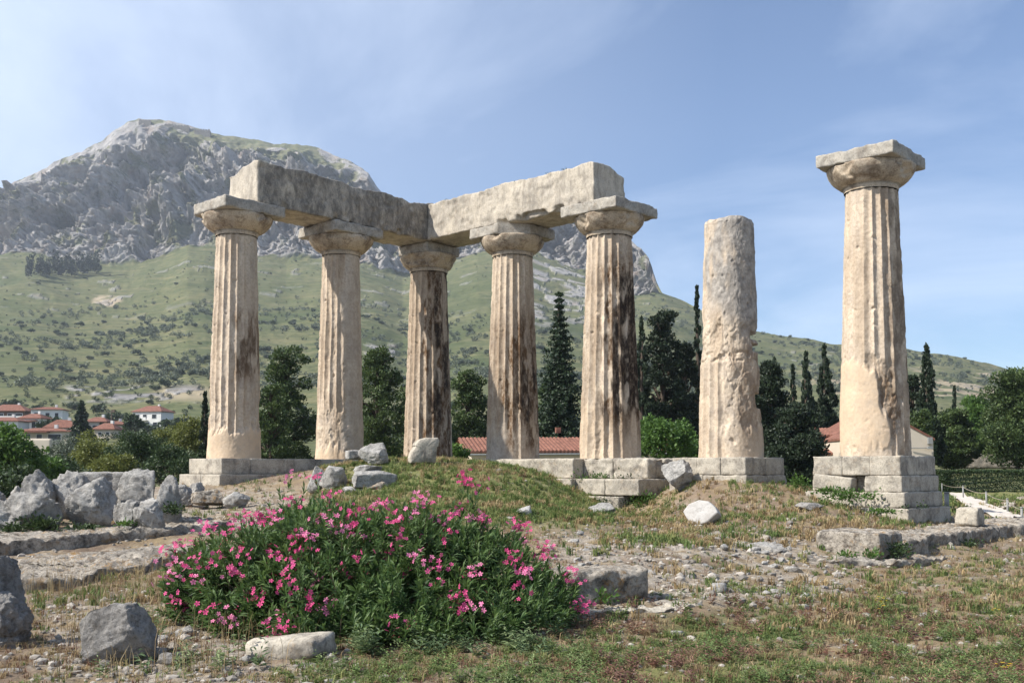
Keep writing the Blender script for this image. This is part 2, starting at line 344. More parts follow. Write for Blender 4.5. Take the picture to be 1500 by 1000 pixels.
_A[:_n, _n] = 1; _A[:_n, _n + 1:] = _gp[:, :2]; _A[_n:, :_n] = _A[:_n, _n:].T
_w = np.linalg.solve(_A, np.concatenate([_gp[:, 2], [0, 0, 0]]))
def near_z(x, y, detail=True):
    x = np.atleast_1d(np.asarray(x, float)); y = np.atleast_1d(np.asarray(y, float)); z = np.empty(x.size)
    xf, yf = x.ravel(), y.ravel()
    for i in range(0, x.size, 20000):
        q = np.stack([xf[i:i + 20000], yf[i:i + 20000]], -1)
        z[i:i + 20000] = _ker(q, _gp[:, :2]) @ _w[:_n] + _w[_n] + q @ _w[_n + 1:]
    z = z.reshape(x.shape)
    if detail:
        p = np.stack([x, y, np.zeros_like(x)], -1)
        z = z + 0.05 * fbm(p * 0.9, 3, 3) + 0.028 * fbm(p * 5.0, 3, 9)
    return z
def gz(x, y): return float(near_z(x, y)[0])

RIDGE = np.array([(-700,430),(-300,360),(-100,312),(-40,292),(0,279),(30,262),(60,250),(100,233),(135,215),(160,197),(185,182),(205,175),(225,173),(270,179),(300,192),(340,199),(400,211),(470,219),(515,240),(540,255),
 (554,277),(575,298),(620,318),(680,332),(740,338),(800,330),(850,324),(900,336),(926,352),(945,372),(955,392),(962,412),(970,428),(985,434),(1005,442),(1030,455),(1070,470),(1110,487),(1150,497),(1200,504),
 (1240,510),(1330,514),(1400,522),(1450,532),(1500,546),(1600,566),(2200,600)], float)
BASE = np.array([(-700,450),(-100,385),(0,374),(60,376),(110,388),(190,389),(240,379),(275,363),(300,364),(340,373),(420,384),(460,379),(500,374),(540,386),(590,402),(640,388),(700,366),(760,362),(800,380),(860,400),
 (900,420),(930,433),(962,430),(975,432),(985,436),(1005,444),(1030,457),(1070,472),(1110,489),(1150,499),(1200,506),(1240,512),(1330,516),(1400,524),(1450,534),(1500,548),(1600,568),(2200,602)], float)
DB = np.array([(-700,1250),(560,1250),(640,1300),(760,1300),(900,1280),(985,1250),(1100,1120),(1300,1000),(2200,900)], float)
DR = np.array([(-700,1600),(480,1600),(600,1480),(760,1480),(850,1500),(930,1400),(970,1300),(985,1275),(1100,1150),(1300,1030),(2200,930)], float)
SD = np.array([(0,-0.10),(60,-0.07),(120,0.0),(220,0.15),(330,0.205),(400,0.29),(450,0.385),(700,0.63),(1000,0.855),(1250,1.0)], float)
ip = lambda t, x: np.interp(x, t[:, 0], t[:, 1])
def far_pts(px, row):
    """px (n,), row 0..2 : 0..1 slope below the crag, 1..2 crag, 2..3 beyond the ridge"""
    px, row = np.broadcast_arrays(np.asarray(px, float), np.asarray(row, float))
    yb, yr, db, dr = ip(BASE, px), ip(RIDGE, px), ip(DB, px), ip(DR, px)
    t1 = np.clip(row, 0, 1); d1 = 58 * (db / 58) ** t1
    y1 = YH - ip(SD, d1 * 1250 / db) * (YH - yb)
    t2 = np.clip(row - 1, 0, 1); d2 = db + (dr - db) * t2; y2 = yb + (yr - yb) * (t2 ** 0.85)
    d = np.where(row <= 1, d1, d2); y = np.where(row <= 1, y1, y2)
    p = at(px, y, d)
    t3 = np.clip(row - 2, 0, 1); p[..., 1] += t3 * 200; p[..., 0] *= (1 + t3 * 200 / np.maximum(dr, 1)); p[..., 2] -= t3 * 55
    near = near_z(p[..., 0], p[..., 1], False) if (d1 < 140).any() else 0
    w = sstep(75, 130, d1); p[..., 2] = p[..., 2] * w + (near - 0.04) * (1 - w)
    # relief
    cr = np.clip((yb - yr) / 40, 0, 1) * sstep(0.98, 1.06, row) * (1 - sstep(1.9, 2.3, row))
    q = p * np.array([1, 1, 0.6])
    a = ridged(np.stack([(p[..., 0] + .5 * p[..., 2]) / 78.0, p[..., 1] / 150.0, p[..., 2] / 240.0], -1) + .35 * fbm(q / 120.0, 2, 47)[..., None], 6, 5, 0.55); b = fbm(q / 210.0, 3, 41); c = ridged(q / 30.0, 3, 77)
    dmp = 1 - 0.85 * sstep(1.72, 1.97, row); e = ridged((q + 20 * fbm(q / 50.0, 2, 63)[..., None]) / 11.0, 3, 99, 0.6)
    p[..., 1] -= cr * dmp * 15 * (e - 0.5)
    cy = cr * sstep(1.0, 1.28, row)
    p[..., 1] += cy * dmp * (95 * (a - 0.55) + 50 * b + 30 * (c - 0.5)) * -1
    p[..., 2] += cr * dmp * (26 * (a - 0.6) + 10 * (c - 0.5))
    gsl = (1 - cr) * sstep(0.35, 0.7, row)
    p[..., 2] += gsl * (np.maximum(d, 60) / 1250) * (9 * fbm(p / 170.0, 3, 8) + 2.6 * fbm(p / 26.0, 3, 14)) * (1 - sstep(1.9, 2.0, row) * 0.8)
    ter = (p[..., 2] / 9.0); ter = ter - np.floor(ter)
    p[..., 2] += gsl * sstep(0.5, 0.75, row) * 1.6 * (ter - 0.5) * sstep(-0.05, 0.2, fbm(p / 140.0, 2, 31))
    return p, cr, a, b, c
def build_far():
    px = np.concatenate([np.linspace(-700, -120, 60, endpoint=False), np.arange(-120, 1620, 2.4), np.linspace(1620, 2300, 60)])
    row = np.concatenate([np.linspace(0, 1, 330, endpoint=False), np.linspace(1, 2, 260, endpoint=False), np.linspace(2, 3, 14)])
    p, cr, a, b, c = far_pts(px[None, :], row[:, None])
    R = np.broadcast_to(row[:, None], cr.shape); PX, PY = proj(p)
    n1 = fbm(p / 40.0, 4, 21); n2 = fbm(p / 14.0, 3, 51)
    rock = sstep(0.25, 0.6, cr + 0.22 * n1) * (1 - 0.9 * sstep(0.05, 0.3, n1 + 0.5 * sstep(1.70, 1.95, R) * band(PX, 235, 520, 25) - 0.12))
    # outcrops and bare patches on the slope
    out = band(PX, 95, 305, 12) * band(PY, 566, 588, 5) * sstep(0.0, 0.25, n2 + 0.25 * n1 - 0.02)
    out = np.maximum(out, band(PX, 535, 580, 5) * band(PY, 505, 524, 4) * sstep(-0.15, 0.1, n2))
    out = np.maximum(out, band(PX, 775, 880, 12) * band(PY, 330, 475, 20) * sstep(-0.05, 0.25, n1 + 0.5 * n2))
    out = np.maximum(out, 0.45 * band(R, 0.88, 1.0, 0.03) * sstep(0.52, 0.66, n1 + 0.4 * n2))
    rock = np.clip(np.maximum(rock, out), 0, 1)
    dry = band(PX, 136, 178, 6) * band(PY, 433, 450, 4) * sstep(-0.2, 0.2, n2) + 0.8 * band(PX, 1180, 1500, 40) * band(PY, 540, 590, 12) * sstep(0.05, 0.35, n1 + 0.5 * n2)
    dry = dry + 0.7 * band(PX, 230, 310, 20) * band(PY, 566, 586, 6)
    green = 0.6 * sstep(0.0, 0.4, fbm(p / 120.0, 3, 61)) * sstep(0.6, 0.8, R) * (1 - sstep(0.88, 0.99, R))
    feat = np.stack([rock, green, np.clip(dry, 0, 1), np.ones_like(rock)], -1).reshape(-1, 4)
    o = obj('hillside', p.reshape(-1, 3), gridf(len(row), len(px)), M['terrain'], feat=feat); tag(o, kind='structure')
build_far()
def far_point(px, row):
    p = far_pts(np.array([px], float), np.array([row], float))[0][0]; return p
def far_at(px, py):
    """the ground point of the slope seen at a photo pixel"""
    row = np.linspace(0.12, 1.0, 260); p = far_pts(np.full(260, float(px)), row)[0]; X, Y = proj(p)
    i = np.argmin(np.abs(Y - py)); return p[i]

def build_ground():
    px = np.concatenate([np.linspace(-1100, -60, 130, endpoint=False), np.arange(-60, 1560, 2.6), np.linspace(1560, 2600, 130)])
    d = np.concatenate([np.linspace(-6, 4.0, 30, endpoint=False), 4.0 * (64 / 4.0) ** np.linspace(0, 1, 520)])
    # near rows are straight strips so the sheet also lies under and behind the camera
    dd = d[:, None]; X = (px[None, :] - CX) / F * np.maximum(dd, 4.0) * 1.0; Y = np.broadcast_to(dd, X.shape)
    Z = near_z(X, Y); p = np.stack([X, Y, Z], -1); PX, PY = proj(p)
    n = fbm(p * 0.7, 4, 71); n2 = fbm(p * 2.3, 3, 73)
    ok = Y > 4.5
    gr = np.maximum(band(PX, 500, 900, 40) * band(PY, 670, 770, 14), 0.9 * sstep(-0.1, 0.3, n + 0.4 * n2) * sstep(860, 930, PY + (PX - 1100) * 0.12) * sstep(560, 950, PX)) * ok
    gr = np.maximum(gr, sstep(40, 46, Y))
    ru = np.maximum(band(PX, 800, 1230, 50) * band(PY, 782, 880, 16), band(PX, 60, 520, 40) * sstep(868, 890, PY)) * sstep(-0.3, 0.15, n2 + 0.2) * ok
    ru = np.maximum(ru, 0.5 * sstep(0.1, 0.35, n2)); ru = np.maximum(ru, 0.9 * band(PX, 180, 440, 40) * band(PY, 715, 775, 8))
    dr = sstep(-0.25, 0.2, -n + 0.1)
    feat = np.stack([gr, ru * (1 - 0.6 * gr), dr, np.ones_like(gr)], -1).reshape(-1, 4)
    o = obj('ground', p.reshape(-1, 3), gridf(len(d), len(px)), M['ground'], feat=feat); tag(o, kind='structure')
build_ground()

# ------------------------------------------------------------------ stone shapes
_ICO = {}
def ico(l):
    if l not in _ICO:
        bm = bmesh.new(); bmesh.ops.create_icosphere(bm, subdivisions=l, radius=1.0)
        _ICO[l] = (np.array([v.co[:] for v in bm.verts]), np.array([[v.index for v in f.verts] for f in bm.faces])); bm.free()
    return _ICO[l]
def rock_mesh(half, seed, level=5, planes=11, cut=(0.5, 0.85), rough=0.07, rz=0.0, boxy=0.72):
    r = np.random.default_rng(seed); v, f = ico(level); v = v.copy()
    v = np.sign(v) * np.abs(v) ** boxy; v = v * (1 + 0.16 * fbm(v * 1.1 + seed * 3.7, 2, seed)[:, None])
    for k in range(planes):
        n = r.normal(size=3); n /= np.linalg.norm(n); o = r.uniform(*cut)
        dd = v @ n - o; v = v - n * (np.maximum(dd, 0) * 0.96)[:, None]
    s = max(half); v = v / np.abs(v).max(0)
    rad = v / (np.linalg.norm(v, axis=1, keepdims=True) + 1e-6)
    v = v + rad * (rough * (ridged(v * 1.7 + seed, 4, seed + 3, 0.55) - 0.6) + rough * 0.8 * fbm(v * 4 + seed, 4, seed + 9, 0.6) - rough * 0.7 * np.maximum(0, fbm(v * 3.2 + seed, 3, seed + 13) - 0.12))[:, None]
    v = v * np.asarray(half); ca, sa = cos(rz), sin(rz)
    return np.stack([v[:, 0] * ca - v[:, 1] * sa, v[:, 0] * sa + v[:, 1] * ca, v[:, 2]], -1), f
def rock_px(name, x0, y0, x1, y1, d, seed, label, cat='rock', mat='rock', group=None, deep=0.8, level=5, sink=0.12, **kw):
    c = at((x0 + x1) / 2, (y0 + y1) / 2, d); hx = (x1 - x0) / 2 / F * d; hz = (y1 - y0) / 2 / F * d
    ztop = c[2] + hz; zb = min(c[2] - hz * (1 + 2 * sink), gz(c[0], c[1]) - 0.04) if not kw.pop('stacked', False) else c[2] - hz * 1.1
    hz2 = (ztop - zb) / 2; c = np.array([c[0], c[1], (ztop + zb) / 2])
    v, f = rock_mesh((hx, hx * deep, hz2), seed, level, **kw)
    o = obj(name, v + c, f, M[mat], loc=c - np.array([0, 0, hz2]))
    return tag(o, label, cat, group)
def rbox(h, seg=0.05, r=0.03, amp=0.01, seed=0, chip=1.5, big=0.0):
    h = np.asarray(h, float); n = np.clip(np.ceil(2 * h / seg).astype(int), 2, 180); vs = []; qs = []; off = 0
    for ax in range(3):
        u, w = (ax + 1) % 3, (ax + 2) % 3
        for sg in (-1, 1):
            a = np.linspace(-h[u], h[u], n[u] + 1); b = np.linspace(-h[w], h[w], n[w] + 1)
            A, B = np.meshgrid(a, b, indexing='ij'); p = np.zeros(A.shape + (3,)); p[..., u] = A; p[..., w] = B; p[..., ax] = sg * h[ax]
            q = gridf(len(a), len(b)); q = q if sg < 0 else q[:, ::-1]
            vs.append(p.reshape(-1, 3)); qs.append(q[:, ::-1] + off); off += A.size
    v = np.concatenate(vs); q = np.concatenate(qs)
    key = np.round(v * 1e5).astype(np.int64); _, ix, inv = np.unique(key, axis=0, return_index=True, return_inverse=True)
    v = v[ix]; q = inv.ravel()[q]
    rr = r * (0.5 + chip * np.clip(0.4 + 1.6 * fbm(v * 2.6 + seed * 5.1, 3, seed), 0, 2.0)); rr = np.minimum(rr, h.min() * 0.9)[:, None]
    c = np.clip(v, -(h - rr), h - rr); dlt = v - c; L = np.linalg.norm(dlt, axis=1, keepdims=True) + 1e-9; nn = dlt / L
    v2 = c + nn * rr
    v2 = v2 + nn * (amp * fbm(v * 5 + seed * 2.3, 4, seed + 5, 0.6) + big * fbm(v * 1.2 + seed, 2, seed + 2) - amp * 1.2 * np.maximum(0, gn(v * 3.1 + seed, seed + 31) - 0.25) * 3)[:, None]
    return v2, q
def rotz(v, a): ca, sa = cos(a), sin(a); return np.stack([v[:, 0] * ca - v[:, 1] * sa, v[:, 0] * sa + v[:, 1] * ca, v[:, 2]], -1)

# ------------------------------------------------------------------ temple frame
ZS = 1.915                      # stylobate level
cols_px = [(343, 29.0), (497.5, 31.7), (627, 34.4), (751, 31.8), (894, 29.1), (1071, 26.5), (1282, 23.9)]
CP = [np.array([(px - CX) / F * (d * cos(P) + 0.3 * sin(P)), d]) for px, d in cols_px]
e1 = CP[6] - CP[2]; e1 /= np.linalg.norm(e1); e2 = np.array([-e1[1], e1[0]])   # e1 along the facade to the viewer's right, e2 away
A1 = math.atan2(e1[1], e1[0])
def F2(o, a, b, z): q = o + a * e1 + b * e2; return np.array([q[0], q[1], z])

RB = [0.745, 0.755, 0.83, 0.84, 0.875, 0.84, 0.80]; RT = [0.575, 0.58, 0.62, 0.625, 0.645, 0.66, 0.60]
ZT = 8.22                      # top of the shafts
ZTS = [8.22, 8.22, 8.22, 8.22, 8.22, 8.10, 8.11]
def feats(i, u, t, v):
    nA = fbm(v * 1.1 + i * 9.1, 4, 100 + i); nB = fbm(v * np.array([3.2, 3.2, 1.0]) + i * 3.3, 4, 200 + i); nC = fbm(v * np.array([5, 5, .8]), 3, 300 + i)
    U = u + 0.22 * nA; T = t + 0.05 * nB
    Z = np.zeros_like(u); W = 0.30 * sstep(0.1, 0.6, nA + 0.1); go = Z.copy(); st = Z.copy(); br = Z.copy(); pa = Z.copy(); gr = Z.copy()
    blot = sstep(-0.22, 0.18, nB + 0.08)
    if i == 0:
        pa = band(T, -1, 0.12, 0.012); W = np.maximum(W, pa); W = np.maximum(W, 0.85 * sstep(0.25, 0.6, U))
        br = 0.85 * band(T, 0.36, 0.66, 0.04) * sstep(-0.25, 0.1, U) * blot; st = 0.35 * band(T, 0.40, 0.56, 0.03) * sstep(-0.3, 0.1, U) * blot
        go = 0.5 * band(T, 0.12, 0.28, 0.03); gr = 0.3 * sstep(0.3, 0.7, U)
    if i == 1:
        pa = band(T, -1, 0.055, 0.02) * band(U, -2, 0.4, 0.1); W = np.maximum(W, 0.95 * sstep(0.0, 0.2, U)); W = np.maximum(W, 0.9 * band(T, -1, 0.26, 0.05))
        go = 0.9 * band(T, 0.05, 0.27, 0.04) * band(U, -0.8, 0.3, 0.1) + 0.4 * band(U, -0.7, -0.1, 0.1) * band(T, 0.4, 0.75, .1); gr = 0.35 * sstep(0.0, 0.3, U)
        br = 0.35 * blot * band(U, -0.6, 0.0, 0.15)
    if i == 2:
        br = 0.95 * blot * sstep(-0.6, 0.0, U) + 0.3; st = 0.9 * band(T, 0.60, 0.86, 0.05) * sstep(0.0, 0.4, U) * sstep(-0.2, 0.3, nB) + 0.5 * sstep(0.05, 0.5, nB) * sstep(-0.2, 0.3, U)
        W = np.maximum(W, 0.7 * sstep(0.2, 0.5, U)); st += 0.45 * sstep(-0.1, 0.3, nC) * sstep(-.1, .4, U)
    if i == 3:
        br = 1.0 * blot * band(T, 0.05, 0.60, 0.12) * sstep(-0.65, -0.1, U) + 0.5 * band(T, 0.12, 0.7, 0.1)
        st = 0.7 * sstep(-0.15, 0.25, nB) * band(T, 0.12, 0.55, 0.1) * sstep(0.0, 0.5, U)
        W = np.maximum(W, 0.8 * band(T, -1, 0.15, 0.03) * band(U, -2, 0.2, 0.2)); gr = 0.55 * band(T, -1, 0.14, 0.03) * band(U, -2, -0.1, 0.2)  # grey at the left foot puts the cast shadow there into the colour
        go = 0.5 * band(T, 0.15, 0.35, 0.05) * band(U, -0.1, 0.5, 0.1)
    if i == 4:
        st = 1.0 * band(T, 0.22, 0.82, 0.05) * sstep(0.08, 0.32, U) * sstep(-0.45, -0.1, nB) + 0.8 * band(T, 0.22, 0.34, 0.03) * band(U, -0.35, 0.5, 0.12) * sstep(-0.2, 0.1, nC) + 0.45 * band(T, .45, .6, .05) * band(U, -.4, .3, .1) * blot
        br = 0.7 * blot * band(T, 0.22, 0.90, 0.08) * sstep(-0.45, 0.0, U) + 0.35 * band(T, .1, .9, .1) * blot
        W = W * (1 - band(T, -1, 0.22, 0.02) * sstep(0.0, 0.2, U)); go = 0.7 * band(T, 0.6, 0.78, 0.05) * band(U, -0.45, 0.2, 0.1) + 0.6 * band(T, 0.02, 0.2, 0.03) * band(U, -0.7, -0.1, 0.1)
        pa = 0.35 * band(T, -1, 0.22, 0.015)
    if i == 5:
        keep = band(U, -2, -0.35, 0.1) * band(T, -1, 0.42, 0.04) ; W = np.maximum(W, 1 - keep)
        go = (1 - keep) * (0.95 * band(T, 0.12, 0.55, 0.05) + 0.45 * band(T, .5, 1.1, .05)); gr = 0.95 * sstep(0.46, 0.66, T + 0.12 * U) * sstep(-0.65, 0.2, nB + 0.35 * u + 0.25)
        pa = 0.45 * band(T, -1, 0.12, 0.02) * sstep(0.1, 0.3, U); go = go * (1 - band(T, -1, 0.12, 0.02)); br = 0.55 * blot * band(T, 0.1, 0.5, 0.06) * sstep(-0.2, 0.2, U)
    if i == 6:
        arc = band(np.hypot((U + 0.45) / 0.85, (T - 0.16) / 0.20), -1, 1.0, 0.05)
        pa = arc * band(U, -1.2, 0.32, 0.06) * band(T, 0.02, 0.36, 0.015); W = np.maximum(W, pa); W = np.maximum(W, 0.75 * band(U, -2, -0.25, 0.15))
        ring = band(np.hypot((U + 0.35) / 0.95, (T - 0.15) / 0.22), 0.82, 1.15, 0.05) * sstep(-0.35, 0.1, U) * band(T, 0.06, 0.42, 0.02)
        go = 1.2 * ring; W = np.maximum(W, 0.8 * ring); W = np.maximum(W, 0.95 * band(T, -1, 0.075, 0.01) * band(U, -2, 0.45, 0.05)); br = 0.45 * blot * sstep(0.15, 0.5, U) + 0.4 * ring; st = 0.35 * blot * sstep(0.4, 0.8, U) * band(T, 0.25, 1.0, 0.1)
    if i in (2, 3, 4): br = br + 0.40 * blot * sstep(-0.5, 0.1, U) * sstep(0.02, 0.2, T) * (1 - 0.6 * sstep(.7, .9, T) * (i != 2)); st = st * 1.15 + 0.25 * sstep(0.0, 0.3, nC + .3 * nB) * sstep(-.1, .4, U) * band(T, .15, .7, .1)
    gr = np.clip(gr, 0, 1)
    return np.clip(W, 0, 1), np.clip(go, 0, 1.3), np.clip(st, 0, 1), np.clip(br, 0, 1), np.clip(pa, 0, 1), gr
def build_shaft(i, parent):
    ZT = ZTS[i]; x, y = CP[i]; a0 = math.atan2(-y, -x); n, m = 320, 270
    th = np.arange(n) * 2 * pi / n; t = np.linspace(0, 1, m); TH, T = np.meshgrid(th, t); top = ZT
    H = top - ZS; u = np.sin(TH - a0); u = np.where(np.cos(TH - a0) < 0, np.sign(u) * (2 - np.abs(u)), u)
    R = RB[i] + (RT[i] - RB[i]) * T ** 1.12
    base = np.stack([np.cos(TH) * R + x, np.sin(TH) * R + y, ZS + T * H], -1); loc = base - np.array([x, y, ZS])
    W, go, st, br, pa, gr = feats(i, u, T, loc)
    fr = TH * 20 / (2 * pi); fr = fr - np.floor(fr); prof = 4 * fr * (1 - fr)
    D = 0.085 * R / 0.85
    chip = sstep(0.0, 0.35, fbm(loc * np.array([4, 4, 2.2]), 3, 400 + i)) * (1 - prof) ** 2
    r = R - D * prof * (1 - W) - W * D * (0.25 + 0.35 * gn(loc * 1.5, 410 + i)) - chip * 0.016 * (1 - W)
    r = r + 0.006 * fbm(loc * np.array([3.5, 3.5, 1.5]), 3, 420 + i) + 0.006 * fbm(loc * 12, 4, 430 + i, .6) * (1 - 0.2 * pa)
    g = ridged(loc * np.array([1.7, 1.7, 1.1]), 4, 440 + i, 0.55)
    qz = fbm(loc * np.array([1.3, 1.3, 0.9]), 4, 455 + i, 0.55) * 3.2; fq = qz - np.floor(qz); tr = np.floor(qz) + sstep(0.38, 0.62, fq)
    r = r - go * (0.045 * np.clip(tr + 1.5, 0, 3) * (0.6 if i != 5 else 0.5) + 0.035 * np.clip(0.7 - g, 0, 0.5) / 0.5)
    r = r + 0.02 * pa * 1.0
    pits = np.maximum(0, gn(loc * 5.5, 460 + i) - 0.50) * 0.16 * (1 - .6 * pa); r = r - pits
    if i == 5:      # two square cuttings and a third low one on the right edge
        for t0, dt, u0 in ((0.455, 0.014, 0.8), (0.505, 0.014, 0.78), (0.235, 0.03, 0.86)):
            r = r - 0.17 * band(T, t0 - dt, t0 + dt, 0.003) * band(u, u0, 1.25, 0.02)
        r = r - 0.05 * band(T, 0.395, 0.435, 0.008) * sstep(0.05, 0.25, fbm(loc * 5, 2, 470))
    if i == 4: r = r - 0.06 * band(T, 0.855, 0.875, 0.004) * band(u, 0.28, 0.36, 0.02)
    if i == 6: r = r - 0.08 * np.exp(-(((u - 0.02) / 0.05) ** 2 + ((T - 0.545) / 0.006) ** 2))
    zz = ZS + T * H
    if i == 5: zz = zz + sstep(0.97, 1.0, T) * (0.07 * fbm(loc[..., :] * 1.5, 3, 480) - 0.03); r = r - 0.035 * sstep(0.975, 1.0, T) ** 2
    v = np.stack([np.cos(TH) * r + x, np.sin(TH) * r + y, zz], -1)
    caps = []
    for k in (0.9, 0.7, 0.45, 0.2, 0.02):
        q = v[-1].copy(); q[:, :2] = (q[:, :2] - CP[i]) * k + CP[i]; q[:, 2] += 0.02 * (1 - k) + 0.05 * gn(q * 3, 490 + i) * (1 - k) * (i == 5); caps.append(q)
    v = np.concatenate([v] + [c[None] for c in caps], 0); ft = np.stack([st, br, pa, gr], -1); ft = np.concatenate([ft, np.repeat(ft[-1:], 5, 0)], 0)
    obj('shaft', v.reshape(-1, 3), gridf(m + 5, n, True), M['column'], parent, feat=ft.reshape(-1, 4))
def build_capital(i, parent):
    ZT = ZTS[i]; x, y = CP[i]; rt = RT[i]; n = 180; th = np.arange(n) * 2 * pi / n
    re = 1.0 if i < 6 else 1.0
    pr = [(rt + 0.012, ZT + 0.004), (rt + 0.02, ZT + 0.06), (rt + 0.03, ZT + 0.10), (rt + 0.012, ZT + 0.108), (rt + 0.012, ZT + 0.118), (rt + 0.055, ZT + 0.125)]
    for s in np.linspace(0, 1, 26): pr.append((rt + 0.055 + (re - rt - 0.055) * (1 - (1 - s) ** 1.55), ZT + 0.125 + 0.40 * s ** 1.25))
    pr += [(re + 0.005, ZT + 0.555), (re - 0.02, ZT + 0.575), (re * 0.6, ZT + 0.578), (0.02, ZT + 0.578)]
    pr = np.array(pr); TH, K = np.meshgrid(th, np.arange(len(pr))); R = pr[K, 0]; Z = pr[K, 1]
    p = np.stack([np.cos(TH) * R, np.sin(TH) * R, Z], -1)
    w = sstep(rt + .05, re, R)
    R = R + 0.012 * fbm(p * 6 + i, 3, 500 + i) - w * 0.13 * np.maximum(0, fbm(p * 1.6 + i * 5, 3, 510 + i) - 0.12) * 2.0 - (0.10 * w * sstep(0, .3, gn(p * .9 + 3, 515)) if i == 2 else 0)
    v = np.stack([np.cos(TH) * R + x, np.sin(TH) * R + y, Z], -1)
    obj('echinus', v.reshape(-1, 3), gridf(len(pr), n, True), M['capital'], parent)
    hz = 0.16 if i < 6 else 0.15; hs = [0.98, 0.95, 0.74, 0.96, 1.0, 0, 0.93][i]
    a, q = rbox((hs, hs, hz), 0.03, 0.025, 0.016, 600 + i, 2.0, 0.016)
    if i == 0:   # broken left corner
        for nx, ny, o in ((-0.95, -0.3, 0.93), (-0.6, 0.8, 1.0)):
            dd = a[:, 0] * nx + a[:, 1] * ny - o; a[:, 0] -= nx * np.maximum(dd, 0); a[:, 1] -= ny * np.maximum(dd, 0)
    if i == 3:   # right front corner split away
        nx, ny, o = 0.72, -0.70, 0.86; dd = a[:, 0] * nx + a[:, 1] * ny - o; a[:, 0] -= nx * np.maximum(dd, 0); a[:, 1] -= ny * np.maximum(dd, 0)
    a = rotz(a, A1) + np.array([x, y, ZT + 0.575 + hz])
    obj('abacus', a, q, M['abacus'], parent)
CL = ["first column of the left arm, beam end resting on its capital, orange mended foot",
 "column under the middle of the left beam, left edge fluted, right half worn smooth and grey",
 "column in the far corner where the two stone beams meet, dark stained and half in shadow",
 "column between the inner corner and the right beam end, brown stains on its lower half",
 "column under the right end of the stone beam, streaked with black stains, clean fluted foot",
 "broken column without a capital, grey weathered top and square notches in its right edge",
 "freestanding column carrying only a square capital, smooth mended patch near its foot"]
COLUMNS = []
for i in range(7):
    t = thing('temple_column', (CP[i][0], CP[i][1], ZS), CL[i], 'column', 'temple columns')
    build_shaft(i, t); COLUMNS.append(t)
    if i != 5: build_capital(i, t)

# architrave: two arms meeting over the corner column
ZB = ZT + 0.575 + 0.31 - 0.002; HB = 1.22; FR = 0.80; BK = 0.72
def beam(label, o, da, db, L0, L1, seed, name='architrave', skew=0.0, shade_crust=1.0):
    """o origin, da along direction, db outward (front) normal"""
    seg = 0.045; hl = (L1 - L0) / 2; ht = (FR + BK) / 2
    v, q = rbox((hl, ht, HB / 2), seg, 0.03, 0.010, seed, 1.4, 0.02)
    up = sstep(HB / 2 - 0.25, HB / 2, v[:, 2]); w = v + np.array([seed, 0, 0])
    v[:, 2] += up * (0.09 * fbm(w * np.array([0.9, 0.9, 0]), 4, seed + 3) - 0.05 * np.maximum(0, fbm(w * 3, 2, seed + 6)))
    v[:, 2] -= up * 0.16 * sstep(hl - 0.5, hl, np.abs(v[:, 0])) * sstep(-0.2, 0.8, -v[:, 1] / ht)
    dn = sstep(-HB / 2 + 0.3, -HB / 2, v[:, 2]); v[:, 2] += dn * (0.08 * np.maximum(0, fbm(w * 1.3, 3, seed + 12)) + 0.02)* 0.8
    v[:, 1] -= np.sign(v[:, 1]) * 0.05 * np.maximum(0, fbm(w * 4.5, 4, seed + 50, .6) - .16) * sstep(.8, .95, np.abs(v[:, 1]) / ht)
    bt = sstep(-HB / 2 + 0.22, -HB / 2, v[:, 2]) * sstep(ht - .25, ht, v[:, 1]) * np.maximum(0, fbm(w * np.array([1.6, 1.6, 0]), 3, seed + 55) - .1); v[:, 2] += bt * .45; v[:, 1] -= bt * .3
    v[:, 1] += 0.05 * fbm(w * np.array([.8, .8, 1.2]), 3, seed + 20) * sstep(0.8, 1, np.abs(v[:, 1]) / ht)
    x = v[:, 0] + (L0 + L1) / 2 + skew * v[:, 1] * sstep(0, hl, -v[:, 0]); y = v[:, 1] + (FR - BK) / 2
    # front is +y here
    xy = o[None] + x[:, None] * da[None] + y[:, None] * db[None]
    p = np.concatenate([xy, (v[:, 2] + ZB + HB / 2)[:, None]], 1)
    nz = fbm(p * 2.0, 4, seed + 40); ft = np.zeros((len(p), 4)); ft[:, 0] = shade_crust * sstep(0.86, 0.97, v[:, 1] / ht + 0.02 * nz) * sstep(-0.55, 0.05, nz + 0.25) * (1 - 0.8 * sstep(hl - 0.12, hl - 0.02, v[:, 0]))  # front face alone: dirt plus shade put into the colour, full on the left beam
    if np.cross(np.append(da, 0), np.append(db, 0))[2] < 0: q = q[:, ::-1]
    c = o + da * (L0 + L1) / 2
    return tag(obj(name, p, q, M['beam'], loc=(c[0], c[1], ZB), feat=ft), label, 'stone beam', 'architrave beams of the temple')
d31 = float((CP[0] - CP[2]) @ (-e2)); d35 = float((CP[4] - CP[2]) @ e1)
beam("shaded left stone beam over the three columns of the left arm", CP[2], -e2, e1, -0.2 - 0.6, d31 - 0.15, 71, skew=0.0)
beam("sunlit right stone beam running from the inner corner over two columns", CP[2], e1, -e2, 0.81, d35 + 0.0, 92, shade_crust=0.12)

